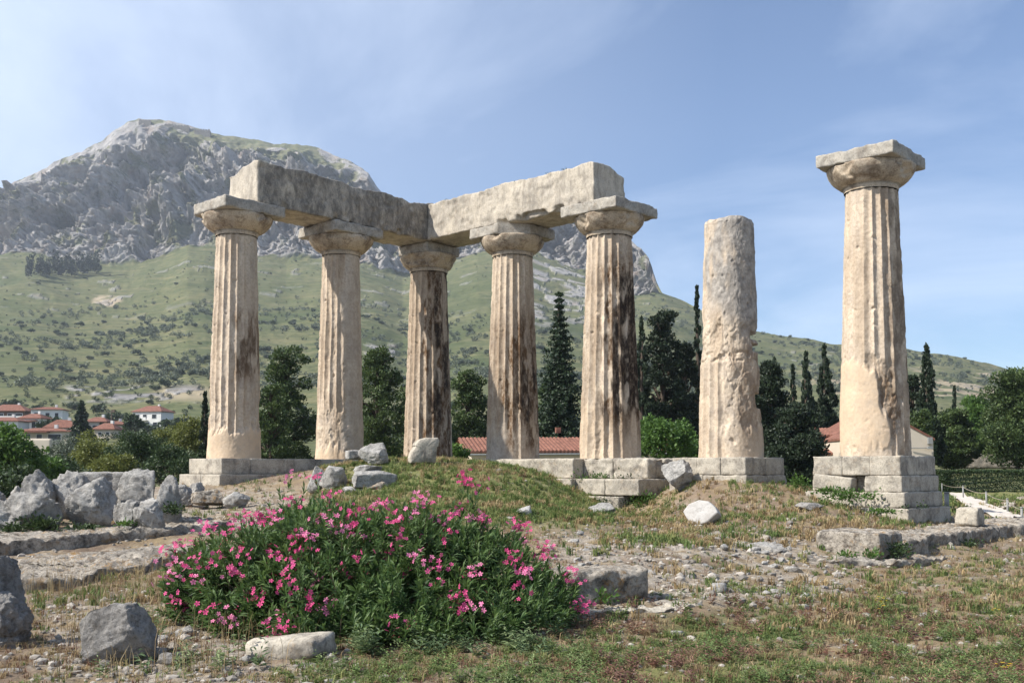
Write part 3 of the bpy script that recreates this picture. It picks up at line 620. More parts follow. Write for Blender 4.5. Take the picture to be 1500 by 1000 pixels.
# ------------------------------------------------------------------ foundations
def course(parent, o, a0, a1, b0, b1, z0, z1, cuts_a, cuts_b, seed, mat='step', r=0.022, amp=0.015):
    """one course of blocks in temple axes (a along e1, b along -e2 towards the viewer)"""
    for ia in range(len(cuts_a) - 1):
        for ib in range(len(cuts_b) - 1):
            A0, A1_, B0, B1 = cuts_a[ia], cuts_a[ia + 1], cuts_b[ib], cuts_b[ib + 1]
            sd = seed + ia * 7 + ib * 13; rr = np.random.default_rng(sd)
            h = np.array([(A1_ - A0) / 2 - 0.001, (B1 - B0) / 2 - 0.001, (z1 - z0) / 2 - 0.001])
            v, q = rbox(h, 0.04, r * 0.6, amp, sd, 1.0, 0.004)
            c = o + (A0 + A1_) / 2 * e1 - (B0 + B1) / 2 * e2 + rr.normal(size=2) * 0.006
            v = rotz(v, A1) + np.array([c[0], c[1], (z0 + z1) / 2])
            obj('step_block', v, q, M[mat], parent)
def lin(a, b, n): return list(np.linspace(a, b, n + 1))
# under the tall column
t = thing('stepped_base', F2(CP[6], 0, 0, 0.5), "four stepped courses of blocks under the freestanding column with capital", 'stone base', 'temple foundations')
o = CP[6]
course(t, o, 0, 0, 0, 0, 1.475, ZS, [-1.07, -0.35, 0.30, 1.0], [-1.03, 0.1, 1.0], 1000)
course(t, o, 0, 0, 0, 0, 1.11, 1.475, [-1.14, -0.10], [-1.06, 0.85], 1100); course(t, o, 0, 0, 0, 0, 1.11, 1.475, [0.20, 1.05], [-1.08, 0.0, 1.05], 1110)
course(t, o, 0, 0, 0, 0, 1.11, 1.46, [-0.10, 0.20], [-1.0, 0.75], 1115)
course(t, o, 0, 0, 0, 0, 0.765, 1.11, [-1.2, -0.3, 0.45, 1.13], [-1.12, 0.0, 1.13], 1200)
course(t, o, 0, 0, 0, 0, 0.38, 0.765, [-1.3, -0.2, 1.27], [-1.22, 0.0, 1.27], 1300)
# tilted block in the second course
v, q = rbox((0.46, 0.16, 0.17), 0.04, 0.03, 0.014, 1400, 1.6); ca, sa = cos(radians(-7)), sin(radians(-7))
v = np.stack([v[:, 0] * ca - v[:, 2] * sa, v[:, 1], v[:, 0] * sa + v[:, 2] * ca], -1); v = rotz(v, A1) + F2(o, -0.52, -1.0, 1.30); obj('step_block', v, q, M['step'], t)
# under the broken column
t = thing('stepped_base', F2(CP[5], 0, 0, 0.9), "two low courses of blocks under the broken column", 'stone base', 'temple foundations'); o = CP[5]
course(t, o, 0, 0, 0, 0, 1.475, ZS, [-1.15, -0.4, 0.3, 1.0], [-0.95, 0.0, 1.0], 1500); course(t, o, 0, 0, 0, 0, 1.0, 1.475, [-1.2, -0.2, 1.03], [-1.0, 0.0, 1.03], 1550)
# under the facade columns 3 - 5
t = thing('stepped_base', F2(CP[4], 0, 0, 0.9), "weathered broken steps under the columns of the right beam, weeds in the joints", 'stone base', 'temple foundations'); o = CP[4]
course(t, o, 0, 0, 0, 0, 1.36, ZS, [-8.6, -6.8, -4.9, -3.4, -1.8, -0.28], [-0.95, 0.3, 1.3], 1600, 'step', 0.03, 0.02)
course(t, o, 0, 0, 0, 0, 1.36, ZS - 0.01, [-0.28, 0.75, 1.9], [-0.95, 0.1, 0.86], 1640, 'step', 0.06, 0.04)
course(t, o, 0, 0, 0, 0, 0.93, 1.36, [-3.2, -1.6, 0.0], [-0.9, 0.4, 1.75], 1680); course(t, o, 0, 0, 0, 0, 0.93, 1.36, [0.0, 1.0, 2.1], [-0.9, 0.4, 1.55], 1690, 'step', .03, .015)
course(t, o, 0, 0, 0, 0, 0.5, 0.93, [-2.4, -0.8, 0.3], [-0.9, 0.6, 2.05], 1720); course(t, o, 0, 0, 0, 0, .5, .90, [0.3, 1.6], [-.8, .6, 1.75], 1730)
# under the left arm
t = thing('stepped_base', F2(CP[0], 0, 0, 0.9), "two smooth grey courses of blocks under the left arm columns", 'stone base', 'temple foundations'); o = CP[0]
course(t, o, 0, 0, 0, 0, 1.485, ZS, [-0.75, -0.3], [-6.5, -1.0, 0.98], 1800, 'step', .012, .006); course(t, o, 0, 0, 0, 0, 1.485, ZS, [-0.3, 1.0], [-6.2, -4.6, -3.4, -2.1, -1.0, 0.1, 1.0], 1820, 'step', .012, .006)
course(t, o, 0, 0, 0, 0, 0.95, 1.485, [-0.95, 0.2, 1.16], [-6.2, -4.2, -3.0, -1.4, -0.2, 1.16], 1860, 'step', .012, .006)

# ------------------------------------------------------------------ ledges and loose blocks
def ledge(name, edge, back, thick, label, seed, group=None, mat='ledge', lump=0.065, fall=0.0):
    """edge: (px,py,d) points of the top front edge; slab runs 'back' metres behind it"""
    e = np.array(edge, float); w = at(e[:, 0], e[:, 1], e[:, 2]); s = np.concatenate([[0], np.cumsum(np.linalg.norm(np.diff(w, axis=0), axis=1))])
    n = int(np.clip(s[-1] / 0.04, 20, 260)); ss = np.linspace(0, s[-1], n); c = np.stack([np.interp(ss, s, w[:, k]) for k in range(3)], -1)
    tg = np.gradient(c, axis=0); tg[:, 2] = 0; tg /= np.linalg.norm(tg, axis=1, keepdims=True); nb = np.stack([-tg[:, 1], tg[:, 0], np.zeros(n)], -1)
    nb *= np.sign(nb[:, 1:2])
    prof = [(0.05, -thick)] + [(0.02 - 0.02 * k, -thick * (1 - k)) for k in np.linspace(0.1, 0.93, 9)] + [(0.012, -0.005), (0.04, 0.0)] + [(0.04 + (back - 0.04) * k, 0.0) for k in np.linspace(0.03, 1, max(12, int(back / 0.05)))] + [(back + 0.03, -thick)]
    pr = np.array(prof); v = c[None] + pr[:, 0][:, None, None] * nb[None] + np.array([0, 0, 1.0]) * pr[:, 1][:, None, None]
    q = v.copy(); sh = fbm(c * 0.9 + seed, 3, seed); v = v + nb[None] * (0.20 * sh)[None, :, None]; v[..., 2] -= fall * (np.clip(pr[:, 0], 0, back) / back)[:, None]
    dsp = fbm(q * 2.2 + seed, 4, seed + 3, 0.6); d2 = ridged(q * 5 + seed, 3, seed + 8)
    v[..., 2] += (lump * dsp + 0.03 * fbm(q * 7, 3, seed + 15)) * (pr[:, 1] > -thick * 0.9)[:, None] - 0.045 * np.maximum(0, 0.66 - d2) * 2
    v += nb[None] * (0.05 * fbm(q * 3.5, 3, seed + 5))[..., None]
    fl = gridf(len(pr), n)
    ends = [[k * n for k in range(len(pr))], [k * n + n - 1 for k in range(len(pr))]]
    vv = v.reshape(-1, 3); tri = []
    for en in ends:
        m = len(vv); vv = np.concatenate([vv, vv[en].mean(0)[None]]); tri += [(en[k], en[k + 1], m) for k in range(len(en) - 1)] + [(en[-1], en[0], m)]
    o = obj(name, vv, [fl, np.array(tri)], M[mat], loc=(*c[n // 2][:2], c[n // 2][2] - thick)); return tag(o, label, 'stone step', group)
gs = 'rough stone steps of the hillside'
ledge('stone_step', [(-260, 862, 12.2), (-20, 849, 12.8), (100, 842, 13.3), (190, 824, 14.3), (262, 806, 15.4), (330, 798, 16.0)], 3.4, 0.34, "lower long rough step with orange lichen, beside the pink bush", 301, gs, fall=0.20)
ledge('stone_step', [(-260, 800, 16.0), (0, 793, 16.4), (60, 785, 17.0), (160, 778, 17.6), (271, 769, 18.4), (340, 762, 19.0)], 2.2, 0.48, "upper long rough step below the heap of grey boulders", 302, gs, lump=0.045)
ledge('stone_step', [(1318, 792, 17.4), (1370, 783, 18.8), (1420, 776, 20.2), (1476, 768, 21.9)], 1.1, 0.5, "long shaded wall of foundation blocks leading to the small cube block", 304, gs, 'ledge', 0.03)
ledge('stone_step', [(1150, 818, 15.9), (1240, 822, 16.0), (1310, 822, 16.3), (1420, 811, 18.6)], 0.55, 0.14, "low broken kerb of stone at the edge of the green ground", 305, gs)
ledge('stone_step', [(858, 893, 10.9), (960, 893, 11.0), (1070, 872, 12.1)], 0.5, 0.08, "flat pale slab lying in front of the square block by the bush", 306, gs, 'step', 0.02)
ledge('stone_step', [(1478, 770, 22.0), (1520, 764, 22.5), (1620, 760, 23.5)], 1.6, 0.5, "pale stone step running out at the right edge", 307, gs, 'ledge', 0.03)

def block(name, c, h, rz, label, seed, mat='step', cat='stone block', group=None, tilt=0.0, r=0.035, amp=0.02):
    v, q = rbox(h, 0.03, r, amp, seed, 1.7, 0.02); ca, sa = cos(tilt), sin(tilt)
    v = np.stack([v[:, 0] * ca - v[:, 2] * sa, v[:, 1], v[:, 0] * sa + v[:, 2] * ca], -1)
    c = np.asarray(c, float); return tag(obj(name, rotz(v, rz) + c, q, M[mat], loc=c - np.array([0, 0, h[2]])), label, cat, group)
c = at(1288, 800, 17.0)
block('stone_block', c + np.append(-0.56 * e1 + 0.5 * e2, 0.0), (0.56, 0.5, 0.22), A1, "broad low block at the corner of the foundation wall, orange lichen on top", 311, 'ledge')
c = at(1436, 757, 21.3); block('stone_block', c + np.array([-.1, .25, 0]), (0.24, 0.24, 0.19), A1, "small cube of stone standing on the foundation wall", 312)
c = at(880, 858, 11.4); block('stone_block', c + np.array([-0.02, 0.25, -0.02]), (0.50, 0.30, 0.20), radians(24), "squared grey block at the right side of the pink bush", 313, 'ledge', r=0.05)
c = at(408, 956, 8.5); block('stone_block', c + np.array([0.05, 0.25, 0.0]), (0.34, 0.20, 0.10), radians(-18), "pale block half hidden below the left front of the pink bush", 314, 'step', r=0.06, tilt=radians(6))
c = at(152, 700, 21.5); block('stone_block', c + np.array([0, 0.2, -0.1]), (0.58, 0.35, 0.22), radians(4), "flat topped block behind the heap of grey boulders", 315, 'rock')
c = at(519, 666, 26.2); block('stone_block', c, (0.2, 0.2, 0.12), radians(20), "small grey block left of the mossy boulder on the mound", 316, 'rock')

# white marble fragment: an upright eight sided chunk with a flat face
c = at(1029, 751, 20.6); rr = np.random.default_rng(5)
og = np.array([(-0.34, -0.02), (-0.25, 0.13), (-0.06, 0.215), (0.14, 0.20), (0.28, 0.08), (0.335, -0.02), (0.16, -0.20), (-0.02, -0.26), (-0.2, -0.2)])
nr = 40; seg = np.concatenate([og, og[:1]]); per = np.concatenate([[0], np.cumsum(np.linalg.norm(np.diff(seg, axis=0), axis=1))]); pp = np.linspace(0, per[-1], 120, endpoint=False)
out = np.stack([np.interp(pp, per, seg[:, 0]), np.interp(pp, per, seg[:, 1])], -1); rows = []
for k, (s, y) in enumerate([(0.02, -0.13), (0.3, -0.135), (0.6, -0.133), (0.9, -0.13), (0.97, -0.12), (1.0, -0.09), (1.02, 0.0), (0.97, 0.12), (0.8, 0.2), (0.02, 0.22)]):
    rows.append(np.stack([out[:, 0] * s, np.full(120, y), out[:, 1] * s], -1))
v = np.concatenate(rows) * 1.09; v = v + 0.008 * fbm(v * 6, 3, 320)[:, None] * np.array([1, 1, 1]); tl = radians(18); v = np.stack([v[:, 0], v[:, 1] * cos(tl) + v[:, 2] * sin(tl), -v[:, 1] * sin(tl) + v[:, 2] * cos(tl)], -1)
tag(obj('marble_fragment', rotz(v, radians(-30)) + c, gridf(10, 120, True), M['marble'], loc=c - np.array([0, 0, .25]), smooth=False), "white many sided chunk of marble lying on the dry slope", 'marble fragment')
# carved fragment with rounded top and moulding
c = at(620, 658, 25.6); pr = np.array([(-0.36, -0.34), (-0.36, -0.2), (-0.31, -0.06), (-0.24, 0.06), (-0.22, 0.075), (-0.25, 0.09), (-0.22, 0.16), (-0.12, 0.245), (0.02, 0.285), (0.33, 0.29), (0.37, 0.2), (0.35, 0.09), (0.31, 0.06), (0.30, -0.05), (0.27, -0.34)])
seg = np.concatenate([pr, pr[:1]]); per = np.concatenate([[0], np.cumsum(np.linalg.norm(np.diff(seg, axis=0), axis=1))]); pp = np.linspace(0, per[-1], 140, endpoint=False)
out = np.stack([np.interp(pp, per, seg[:, 0]), np.interp(pp, per, seg[:, 1])], -1); rows = []
for s, y in [(0.02, -0.3), (0.5, -0.3), (0.9, -0.3), (0.98, -0.28), (1, -0.2), (1, 0), (1, 0.2), (0.95, 0.3), (0.02, 0.3)]: rows.append(np.stack([out[:, 0] * s, np.full(140, y), out[:, 1] * s], -1))
v = np.concatenate(rows); v = v + 0.010 * fbm(v * 7, 3, 322)[:, None]
tag(obj('carved_fragment', rotz(v, radians(14)) + c, gridf(9, 140, True), M['step'], loc=c - np.array([0, 0, .34])), "carved block with a rounded moulded top, before the corner column", 'carved stone')

gb = 'boulders heaped on the left'
RK = [(-46, 704, 15, 748, 19.5, "pale boulder cut by the left edge above the round mossy one"), (13, 706, 43, 735, 20.5, "small grey boulder tucked behind the pointed one at left"),
 (36, 688, 90, 742, 20.0, "pointed boulder with the tallest peak of the heap"), (-34, 732, 45, 785, 18.6, "rounded dark pocked boulder at the lower left of the heap"),
 (17, 719, 100, 776, 18.7, "squared boulder with a flat front face in the heap"), (70, 690, 130, 745, 20.2, "rough grey boulder behind the biggest one in the heap"), (98, 697, 176, 775, 18.9, "biggest broad boulder in the middle of the heap"),
 (166, 687, 236, 742, 19.6, "smooth tilted boulder at the top right of the heap"), (224, 696, 269, 750, 19.3, "ragged boulder at the right end of the heap"),
 (165, 732, 212, 771, 18.3, "small egg shaped boulder at the foot of the heap"), (197, 725, 244, 771, 18.2, "pyramid shaped boulder at the foot of the heap"),
 (250, 700, 284, 728, 22.5, "grey stone leaning at the corner of the left stepped base"), (276, 706, 302, 724, 23.2, "little stone beside the left stepped base")]
for k, (x0, y0, x1, y1, d, lb) in enumerate(RK):
    rock_px('boulder', x0, y0, x1, y1, d, 2000 + k * 3, lb, 'boulder', 'rock', gb, 0.75, 5, 0.1, planes=[11, 9, 13, 8, 14, 10, 10, 9, 10, 7, 8, 9, 9][k], cut=(0.48, 0.8), rough=0.11)
rock_px('boulder', 126, 872, 252, 986, 8.75, 2100, "large grey boulder with a pointed top standing alone left of the pink bush", 'boulder', 'rockdark', None, 0.8, 6, 0.15, planes=9, cut=(0.5, 0.8), rough=0.07)
for k, (x0, y0, x1, y1, lb) in enumerate([(-80, 812, 30, 880, "upper dark boulder stacked at the left edge"), (-70, 862, 46, 925, "middle dark boulder bulging at the left edge"), (-70, 905, 40, 985, "lowest dark boulder at the left edge, in shade")]):
    rock_px('boulder', x0, y0, x1, y1, 9.3, 2110 + k * 5, lb, 'boulder', 'rockdark', 'dark boulders at the left edge', 0.7, 6, 0.12, planes=8, rough=0.10)
rock_px('boulder', -30, 980, 48, 1010, 8.2, 2130, "flat pale stone in the bottom left corner", 'rock', 'rock', None, 0.7, 5, 0.2)
rock_px('boulder', 968, 669, 1021, 702, 25.9, 2147, "angular grey boulder left of the broken column's base", 'boulder', 'rock', None, 0.8, 5, 0.1, planes=7, cut=(.42, .68))
rock_px('boulder', 526, 648, 578, 680, 25.8, 2143, "mossy grey boulder on the mound between two columns", 'boulder', 'rock', None, 0.8, 5, 0.1, planes=9)
rock_px('rock', 450, 682, 482, 706, 24.0, 2145, "small left one of two jagged stones before the left base", 'rock', 'rock'); rock_px('rock', 466, 682, 512, 710, 23.8, 2149, "jagged grey stone overhanging the slope before the left base", 'rock', 'rock', planes=13)
rock_px('rock', 510, 684, 582, 708, 23.4, 2151, "flat topped stone like a worn capital on the grassy mound", 'rock', 'rock', planes=14, cut=(.45, .7)); rock_px('rock', 519, 678, 560, 694, 23.5, 2153, "knob of stone on top of the flat topped one on the mound", 'rock', 'rock', stacked=True)
rock_px('rock', 514, 704, 572, 730, 23.4, 2155, "crumbling stone carrying the flat topped one on the mound", 'rock', 'ledge'); rock_px('rock', 501, 711, 530, 732, 22.9, 2157, "pale round stone at the foot of the crumbling mound stone", 'rock', 'rock')
rock_px('rock', 757, 737, 784, 757, 20.0, 2160, "white stone on the grassy slope right of the tall oleander sprig", 'rock', 'marble')
rock_px('rock', 1095, 794, 1156, 824, 16.6, 2163, "pale rugged stone with a shaded right side on the rubble slope", 'rock', 'rock', planes=9, rough=.14); rock_px('rock', 1050, 806, 1108, 826, 16.2, 2164, "low rugged stone left of the shaded pale one on the rubble slope", 'rock', 'rock', rough=.14)
rock_px('rock', 1164, 733, 1209, 747, 21.8, 2166, "flat stone with a dark end left of the tall column's base", 'rock', 'rockdark'); rock_px('rock', 272, 716, 331, 738, 22.3, 2170, "flat slab of rock in front of the left stepped base", 'rock', 'ledge', planes=14)
rock_px('rock', 328, 716, 368, 739, 22.0, 2172, "rounded pale rock beside the slab at the left base", 'rock', 'rock'); rock_px('rock', 966, 822, 1000, 846, 14.4, 2174, "grey stone above the squared block at the bush's right", 'rock', 'rock'); rock_px('rock', 860, 736, 905, 748, 22.9, 2176, "thin flat stone at the foot of the broken steps", 'rock', 'rock')
rock_px('rock', 1318, 716, 1340, 722, 25.6, 2178, "sliver of stone under the tall base", 'rock', 'rock') if False else None
rock_px('rock', 480, 745, 520, 775, 15.5, 2180, "pale stone glimpsed over the top of the pink bush", 'rock', 'rock')
rock_px('rock', 440, 968, 470, 985, 8.4, 2182, "fist sized stone below the pale half hidden block", 'rock', 'rock'); rock_px('rock', 232, 955, 262, 978, 8.6, 2184, "stone wedged at the right foot of the lone boulder", 'rock', 'rockdark')
rng = np.random.default_rng(77)
# loose stones of the rubble slope, each its own
n_ls = 0
while n_ls < 110:
    px, d = rng.uniform(80, 1400), rng.uniform(8.4, 21)
    x = (px - CX) / F * d; z = gz(x, d); PX, PY = proj(np.array([x, d, z]))
    w = band(PX, 830, 1230, 40) * band(PY, 780, 880, 15) + 0.9 * band(PX, 170, 460, 30) * band(PY, 860, 990, 12) + 0.25 * band(PX, 900, 1350, 40) * band(PY, 720, 790, 10) + 0.1 * band(PX, 900, 1400, 50) * band(PY, 880, 1000, 10)
    if rng.random() > w: continue
    s = rng.uniform(0.04, 0.10) * (1.0 if rng.random() < .85 else 1.6); v, f = rock_mesh((s, s * rng.uniform(.6, 1), s * rng.uniform(.4, .7)), 5000 + n_ls, 3, 9, rz=rng.uniform(0, 3))
    lb = "loose stone of the rubble strewn slope right of the bush" if PX > 560 and PY < 880 else ("loose stone among the weeds at lower right" if PX > 560 else "loose stone on the bare soil left of the bush")
    gp_ = "loose stones of the rubble slope" if PX > 560 and PY < 880 else ("loose stones in the weeds" if PX > 560 else "loose stones left of the bush")
    tag(obj('loose_stone', v + np.array([x, d, z + s * .15]), f, M['rock' if rng.random() < .75 else 'ledge'], loc=(x, d, z - s * .3)), lb, 'stone', gp_); n_ls += 1
# pebbles and chippings: one mass
def pebbles(n):
    v0, f0 = ico(1); mb = MB(); k = 0
    px = rng.uniform(-150, 1650, n * 6); d = 5.5 * (26 / 5.5) ** rng.random(n * 6); x = (px - CX) / F * d; z = near_z(x, d); p = np.stack([x, d, z], -1); PX, PY = proj(p)
    w = 0.22 + band(PX, 820, 1240, 50) * band(PY, 775, 890, 15) + 0.9 * band(PX, 60, 500, 40) * sstep(860, 880, PY) + 0.5 * band(PX, 150, 420, 30) * band(PY, 720, 800, 10)
    w *= 1 - 0.8 * band(PX, 520, 880, 30) * band(PY, 670, 765, 8)
    keep = np.where(rng.random(len(w)) < w * 0.6)[0][:n]; V = []; Q = []
    for j, i in enumerate(keep):
        s = rng.uniform(0.010, 0.034) * (1 + 1.0 * (rng.random() < .1)) * (0.7 + d[i] / 24); sc = s * np.array([1, rng.uniform(.6, 1), rng.uniform(.35, .7)])
        vv = rotz(v0 * (1 + 0.35 * rng.normal(size=(len(v0), 1)).clip(-1, 1) * .6) * sc, rng.uniform(0, 6)) + p[i] + np.array([0, 0, s * .2]); V.append(vv); Q.append(f0 + j * len(v0))
    g = rng.uniform(0.2, 0.55, len(keep)); c = np.stack([g * 1.05, g * .95, g * .82, np.ones(len(g))], -1); c = np.repeat(c, len(v0), 0)
    o = obj('pebbles', np.concatenate(V), np.concatenate(Q), M['grass'], feat=c, smooth=False); tag(o, "pebbles and stone chippings strewn over the soil", 'pebbles', kind='stuff')
pebbles(5200)

# ------------------------------------------------------------------ grass and weeds
def blades(base, n_per, length, width, lean, cols, rngl, name, label, cat, curl=0.5):
    """tufts: base (N,3); every blade a tapered bent strip of 5 vertices"""
    N = len(base); k = N * n_per; b = np.repeat(base, n_per, 0) + rngl.normal(size=(k, 3)) * np.array([0.03, 0.03, 0]) * (np.repeat(length, n_per)[:, None] / 0.12)
    L = np.repeat(length, n_per) * rngl.uniform(.5, 1.15, k); a = rngl.uniform(0, 2 * pi, k); le = lean * rngl.uniform(.2, 1.3, k)
    dr = np.stack([np.cos(a), np.sin(a), np.zeros(k)], -1); sd = np.stack([-np.sin(a), np.cos(a), np.zeros(k)], -1); w = (width * rngl.uniform(.6, 1.3, k))[:, None]
    if np.ndim(width) == 0: w = width * rngl.uniform(.6, 1.3, k)[:, None]
    up = np.array([0, 0, 1.0]); m = b + (dr * (le * 0.35)[:, None] + up) * (L * 0.55)[:, None]; tip = b + (dr * (le * (1 + curl) * .7)[:, None] + up * (1 - .25 * le)[:, None]) * L[:, None]
    b = b - up * 0.02; v = np.stack([b - sd * w * .5, b + sd * w * .5, m - sd * w * .45, m + sd * w * .45, tip], 1).reshape(-1, 3)
    o = np.arange(k)[:, None] * 5; q = o + np.array([0, 1, 3, 2]); t = o + np.array([2, 3, 4])
    c = np.repeat(cols, n_per, 0) * rngl.uniform(.75, 1.25, (k, 1)); c = np.concatenate([np.clip(c, 0, 1), np.ones((k, 1))], 1); c = np.repeat(c, 5, 0)
    ob = obj(name, v, [q, t], M['grass'], feat=c, smooth=False); return tag(ob, label, cat, kind='stuff')
def scatter(n, wfun, dmin=5.2, dmax=33, seed=1):
    r = np.random.default_rng(seed); px = r.uniform(-260, 1760, n * 8); d = dmin * (dmax / dmin) ** r.random(n * 8); x = (px - CX) / F * d; z = near_z(x, d); p = np.stack([x, d, z], -1); PX, PY = proj(p)
    w = wfun(PX, PY, p); i = np.where(r.random(len(w)) < w)[0][:n]; return p[i], PX[i], PY[i], r
# places covered by rock, ledges or the bush stay bare
def bare(PX, PY): return (1 - band(PX, -400, 300, 12) * band(PY, 772, 838, 4)) * (1 - band(PX, -400, 255, 10) * band(PY, 690, 765, 5)) * (1 - 0.95 * band(PX, 858, 1065, 8) * band(PY, 878, 902, 4))
def patch(p, s, sd): return sstep(-0.15, 0.25, fbm(p * s, 3, sd))
GREEN = np.array([(0.16, 0.20, 0.06), (0.125, 0.18, 0.055), (0.24, 0.245, 0.09), (0.11, 0.155, 0.05)]); DRY = np.array([(0.34, 0.25, 0.13), (0.27, 0.19, 0.10), (0.42, 0.33, 0.18), (0.20, 0.115, 0.07), (0.165, 0.085, 0.055)])
p, PX, PY, r = scatter(8500, lambda X, Y, p: bare(X, Y) * np.clip(band(X, 470, 930, 30) * band(Y, 668, 765, 8) * 1.0 + 0.8 * band(X, 900, 1330, 30) * band(Y, 686, 800, 10) * (.3 + .7 * patch(p, .8, 5)) + 0.15 * patch(p, .9, 6) , 0, 1), 10, 33, 21)
blades(p, 12, r.uniform(.07, .17, len(p)), .010 * (0.6 + p[:, 1].mean() / 25), .8, np.where((fbm(p * .9, 3, 55) + .25 * r.normal(size=len(p)) > np.where(PX > 900, -.02, .30))[:, None], DRY[r.integers(0, 3, len(p))], GREEN[r.integers(0, 4, len(p))]), r, 'grass', "green and dry grass over the temple mound", 'grass')
p, PX, PY, r = scatter(5200, lambda X, Y, p: bare(X, Y) * patch(p, 1.3, 7) * (band(X, 420, 1700, 60) * sstep(800, 930, Y + (X - 1000) * .10)), 5.2, 20, 22)
blades(p, 11, r.uniform(.04, .09, len(p)), .009, 1.5, GREEN[r.integers(0, 4, len(p))], r, 'grass', "low green grass over the foreground at the lower right", 'grass')
p, PX, PY, r = scatter(5200, lambda X, Y, p: bare(X, Y) * (0.25 + .75 * (1 - patch(p, 1.1, 8))) * (0.35 + .65 * sstep(740, 830, Y)) * (1 - .7 * band(X, 820, 1230, 40) * band(Y, 780, 880, 10)), 5.2, 27, 23)
blades(p, 10, r.uniform(.04, .11, len(p)), .006, 1.7, DRY[r.integers(0, 5, len(p))], r, 'dry_grass', "brown and straw coloured dry grass over the soil", 'dry grass')
p, PX, PY, r = scatter(420, lambda X, Y, p: bare(X, Y) * (band(X, 60, 330, 20) * band(Y, 835, 880, 10) + .5 * band(X, 100, 420, 30) * band(Y, 850, 1000, 10)), 7, 17, 24)
blades(p, 7, r.uniform(.2, .42, len(p)), .005, .45, DRY[r.integers(0, 3, len(p))] * .9, r, 'dry_grass', "tall thin dry stalks before the lower step", 'dry grass')
p, PX, PY, r = scatter(15000, lambda X, Y, p: bare(X, Y) * (.55 + .45 * patch(p, 1.6, 9)) * (1 - .75 * band(X, 820, 1230, 40) * band(Y, 780, 880, 10)) * (1 - .6 * band(X, 60, 450, 20) * sstep(880, 900, Y)), 5.2, 30, 25)
tone = fbm(p * .8, 3, 57) + .05 + .3 * r.normal(size=len(p)) + .75 * band(PX, 480, 920, 30) * band(PY, 668, 765, 8) + .15 * sstep(900, 1000, PY)
blades(p, 7, r.uniform(.025, .075, len(p)) * (.8 + p[:, 1] / 30), .0075, 1.5, np.where((tone > .10)[:, None], GREEN[r.integers(0, 4, len(p))], DRY[r.integers(0, 5, len(p))]), r, 'short_grass', "short mixed green and brown ground cover", 'grass')
def weeds(n, wfun, seed, dmin, dmax, size, cols, label):
    p, PX, PY, r = scatter(n, wfun, dmin, dmax, seed); V = []; Q = []; C_ = []; o = 0
    for i in range(len(p)):
        s = size * r.uniform(.6, 1.4); ns_ = r.integers(3, 7); base = p[i]; c = cols[r.integers(0, len(cols))] * r.uniform(.8, 1.2)
        for k in range(ns_):
            a = r.uniform(0, 6.28); ln = r.uniform(.15, .75); h = s * r.uniform(.5, 1.1); st = np.array([cos(a) * ln, sin(a) * ln, 1.0]) * h
            for j in range(7):
                f = (j + .5) / 7; q0 = base + st * f; b = r.uniform(0, 6.28); L = s * .42 * (1.1 - .6 * f); dr = np.array([cos(b), sin(b), r.uniform(.1, .8)]); sd = np.array([-sin(b), cos(b), 0]) * L * .16
                m = q0 + dr * L * .5; t_ = q0 + dr * L + np.array([0, 0, -.25 * L])
                V += [q0, m - sd, t_, m + sd]; Q.append((o, o + 1, o + 2, o + 3)); o += 4; C_ += [np.append(np.clip(c * r.uniform(.8, 1.25), 0, 1), 1)] * 4
    ob = obj('weeds', np.array(V), np.array(Q), M['grass'], feat=np.array(C_), smooth=False); tag(ob, label, 'weeds', kind='stuff')
WG = np.array([(0.18, 0.245, 0.085), (0.14, 0.20, 0.07), (0.22, 0.27, 0.12), (0.12, 0.175, 0.06)])
weeds(1500, lambda X, Y, p: patch(p, 1.0, 17) * (.25 * sstep(830, 880, Y) + .75 * sstep(930, 985, Y + 20 * (X > 1000))) * sstep(430, 620, X), 31, 5.2, 17, 0.12, WG, "leafy green weeds in the foreground soil")
weeds(260, lambda X, Y, p: band(X, 470, 840, 20) * band(Y, 905, 960, 8) * 1.0 + .25 * band(X, 150, 420, 20) * band(Y, 900, 990, 10), 32, 7, 12, 0.20, np.array([(0.17, 0.23, 0.12), (0.13, 0.19, 0.09), (.2, .25, .12)]), "pale green leafy weeds along the front of the bush")
weeds(420, lambda X, Y, p: (band(X, 560, 900, 30) * band(Y, 690, 760, 8) * patch(p, .7, 19) + .6 * band(X, 830, 1000, 10) * band(Y, 735, 760, 5)), 33, 17, 28, 0.17, np.array([(0.10, 0.17, 0.04), (0.13, 0.19, 0.05)]), "green weeds on the mound's grassy slope")
weeds(900, lambda X, Y, p: (1 - patch(p, .9, 27)) * sstep(860, 900, Y) * sstep(750, 950, X), 34, 5.2, 13, 0.12, np.array([(0.24, 0.125, 0.09), (0.18, 0.10, 0.08), (.30, .19, .13)]), "reddish brown withered weeds in the foreground")

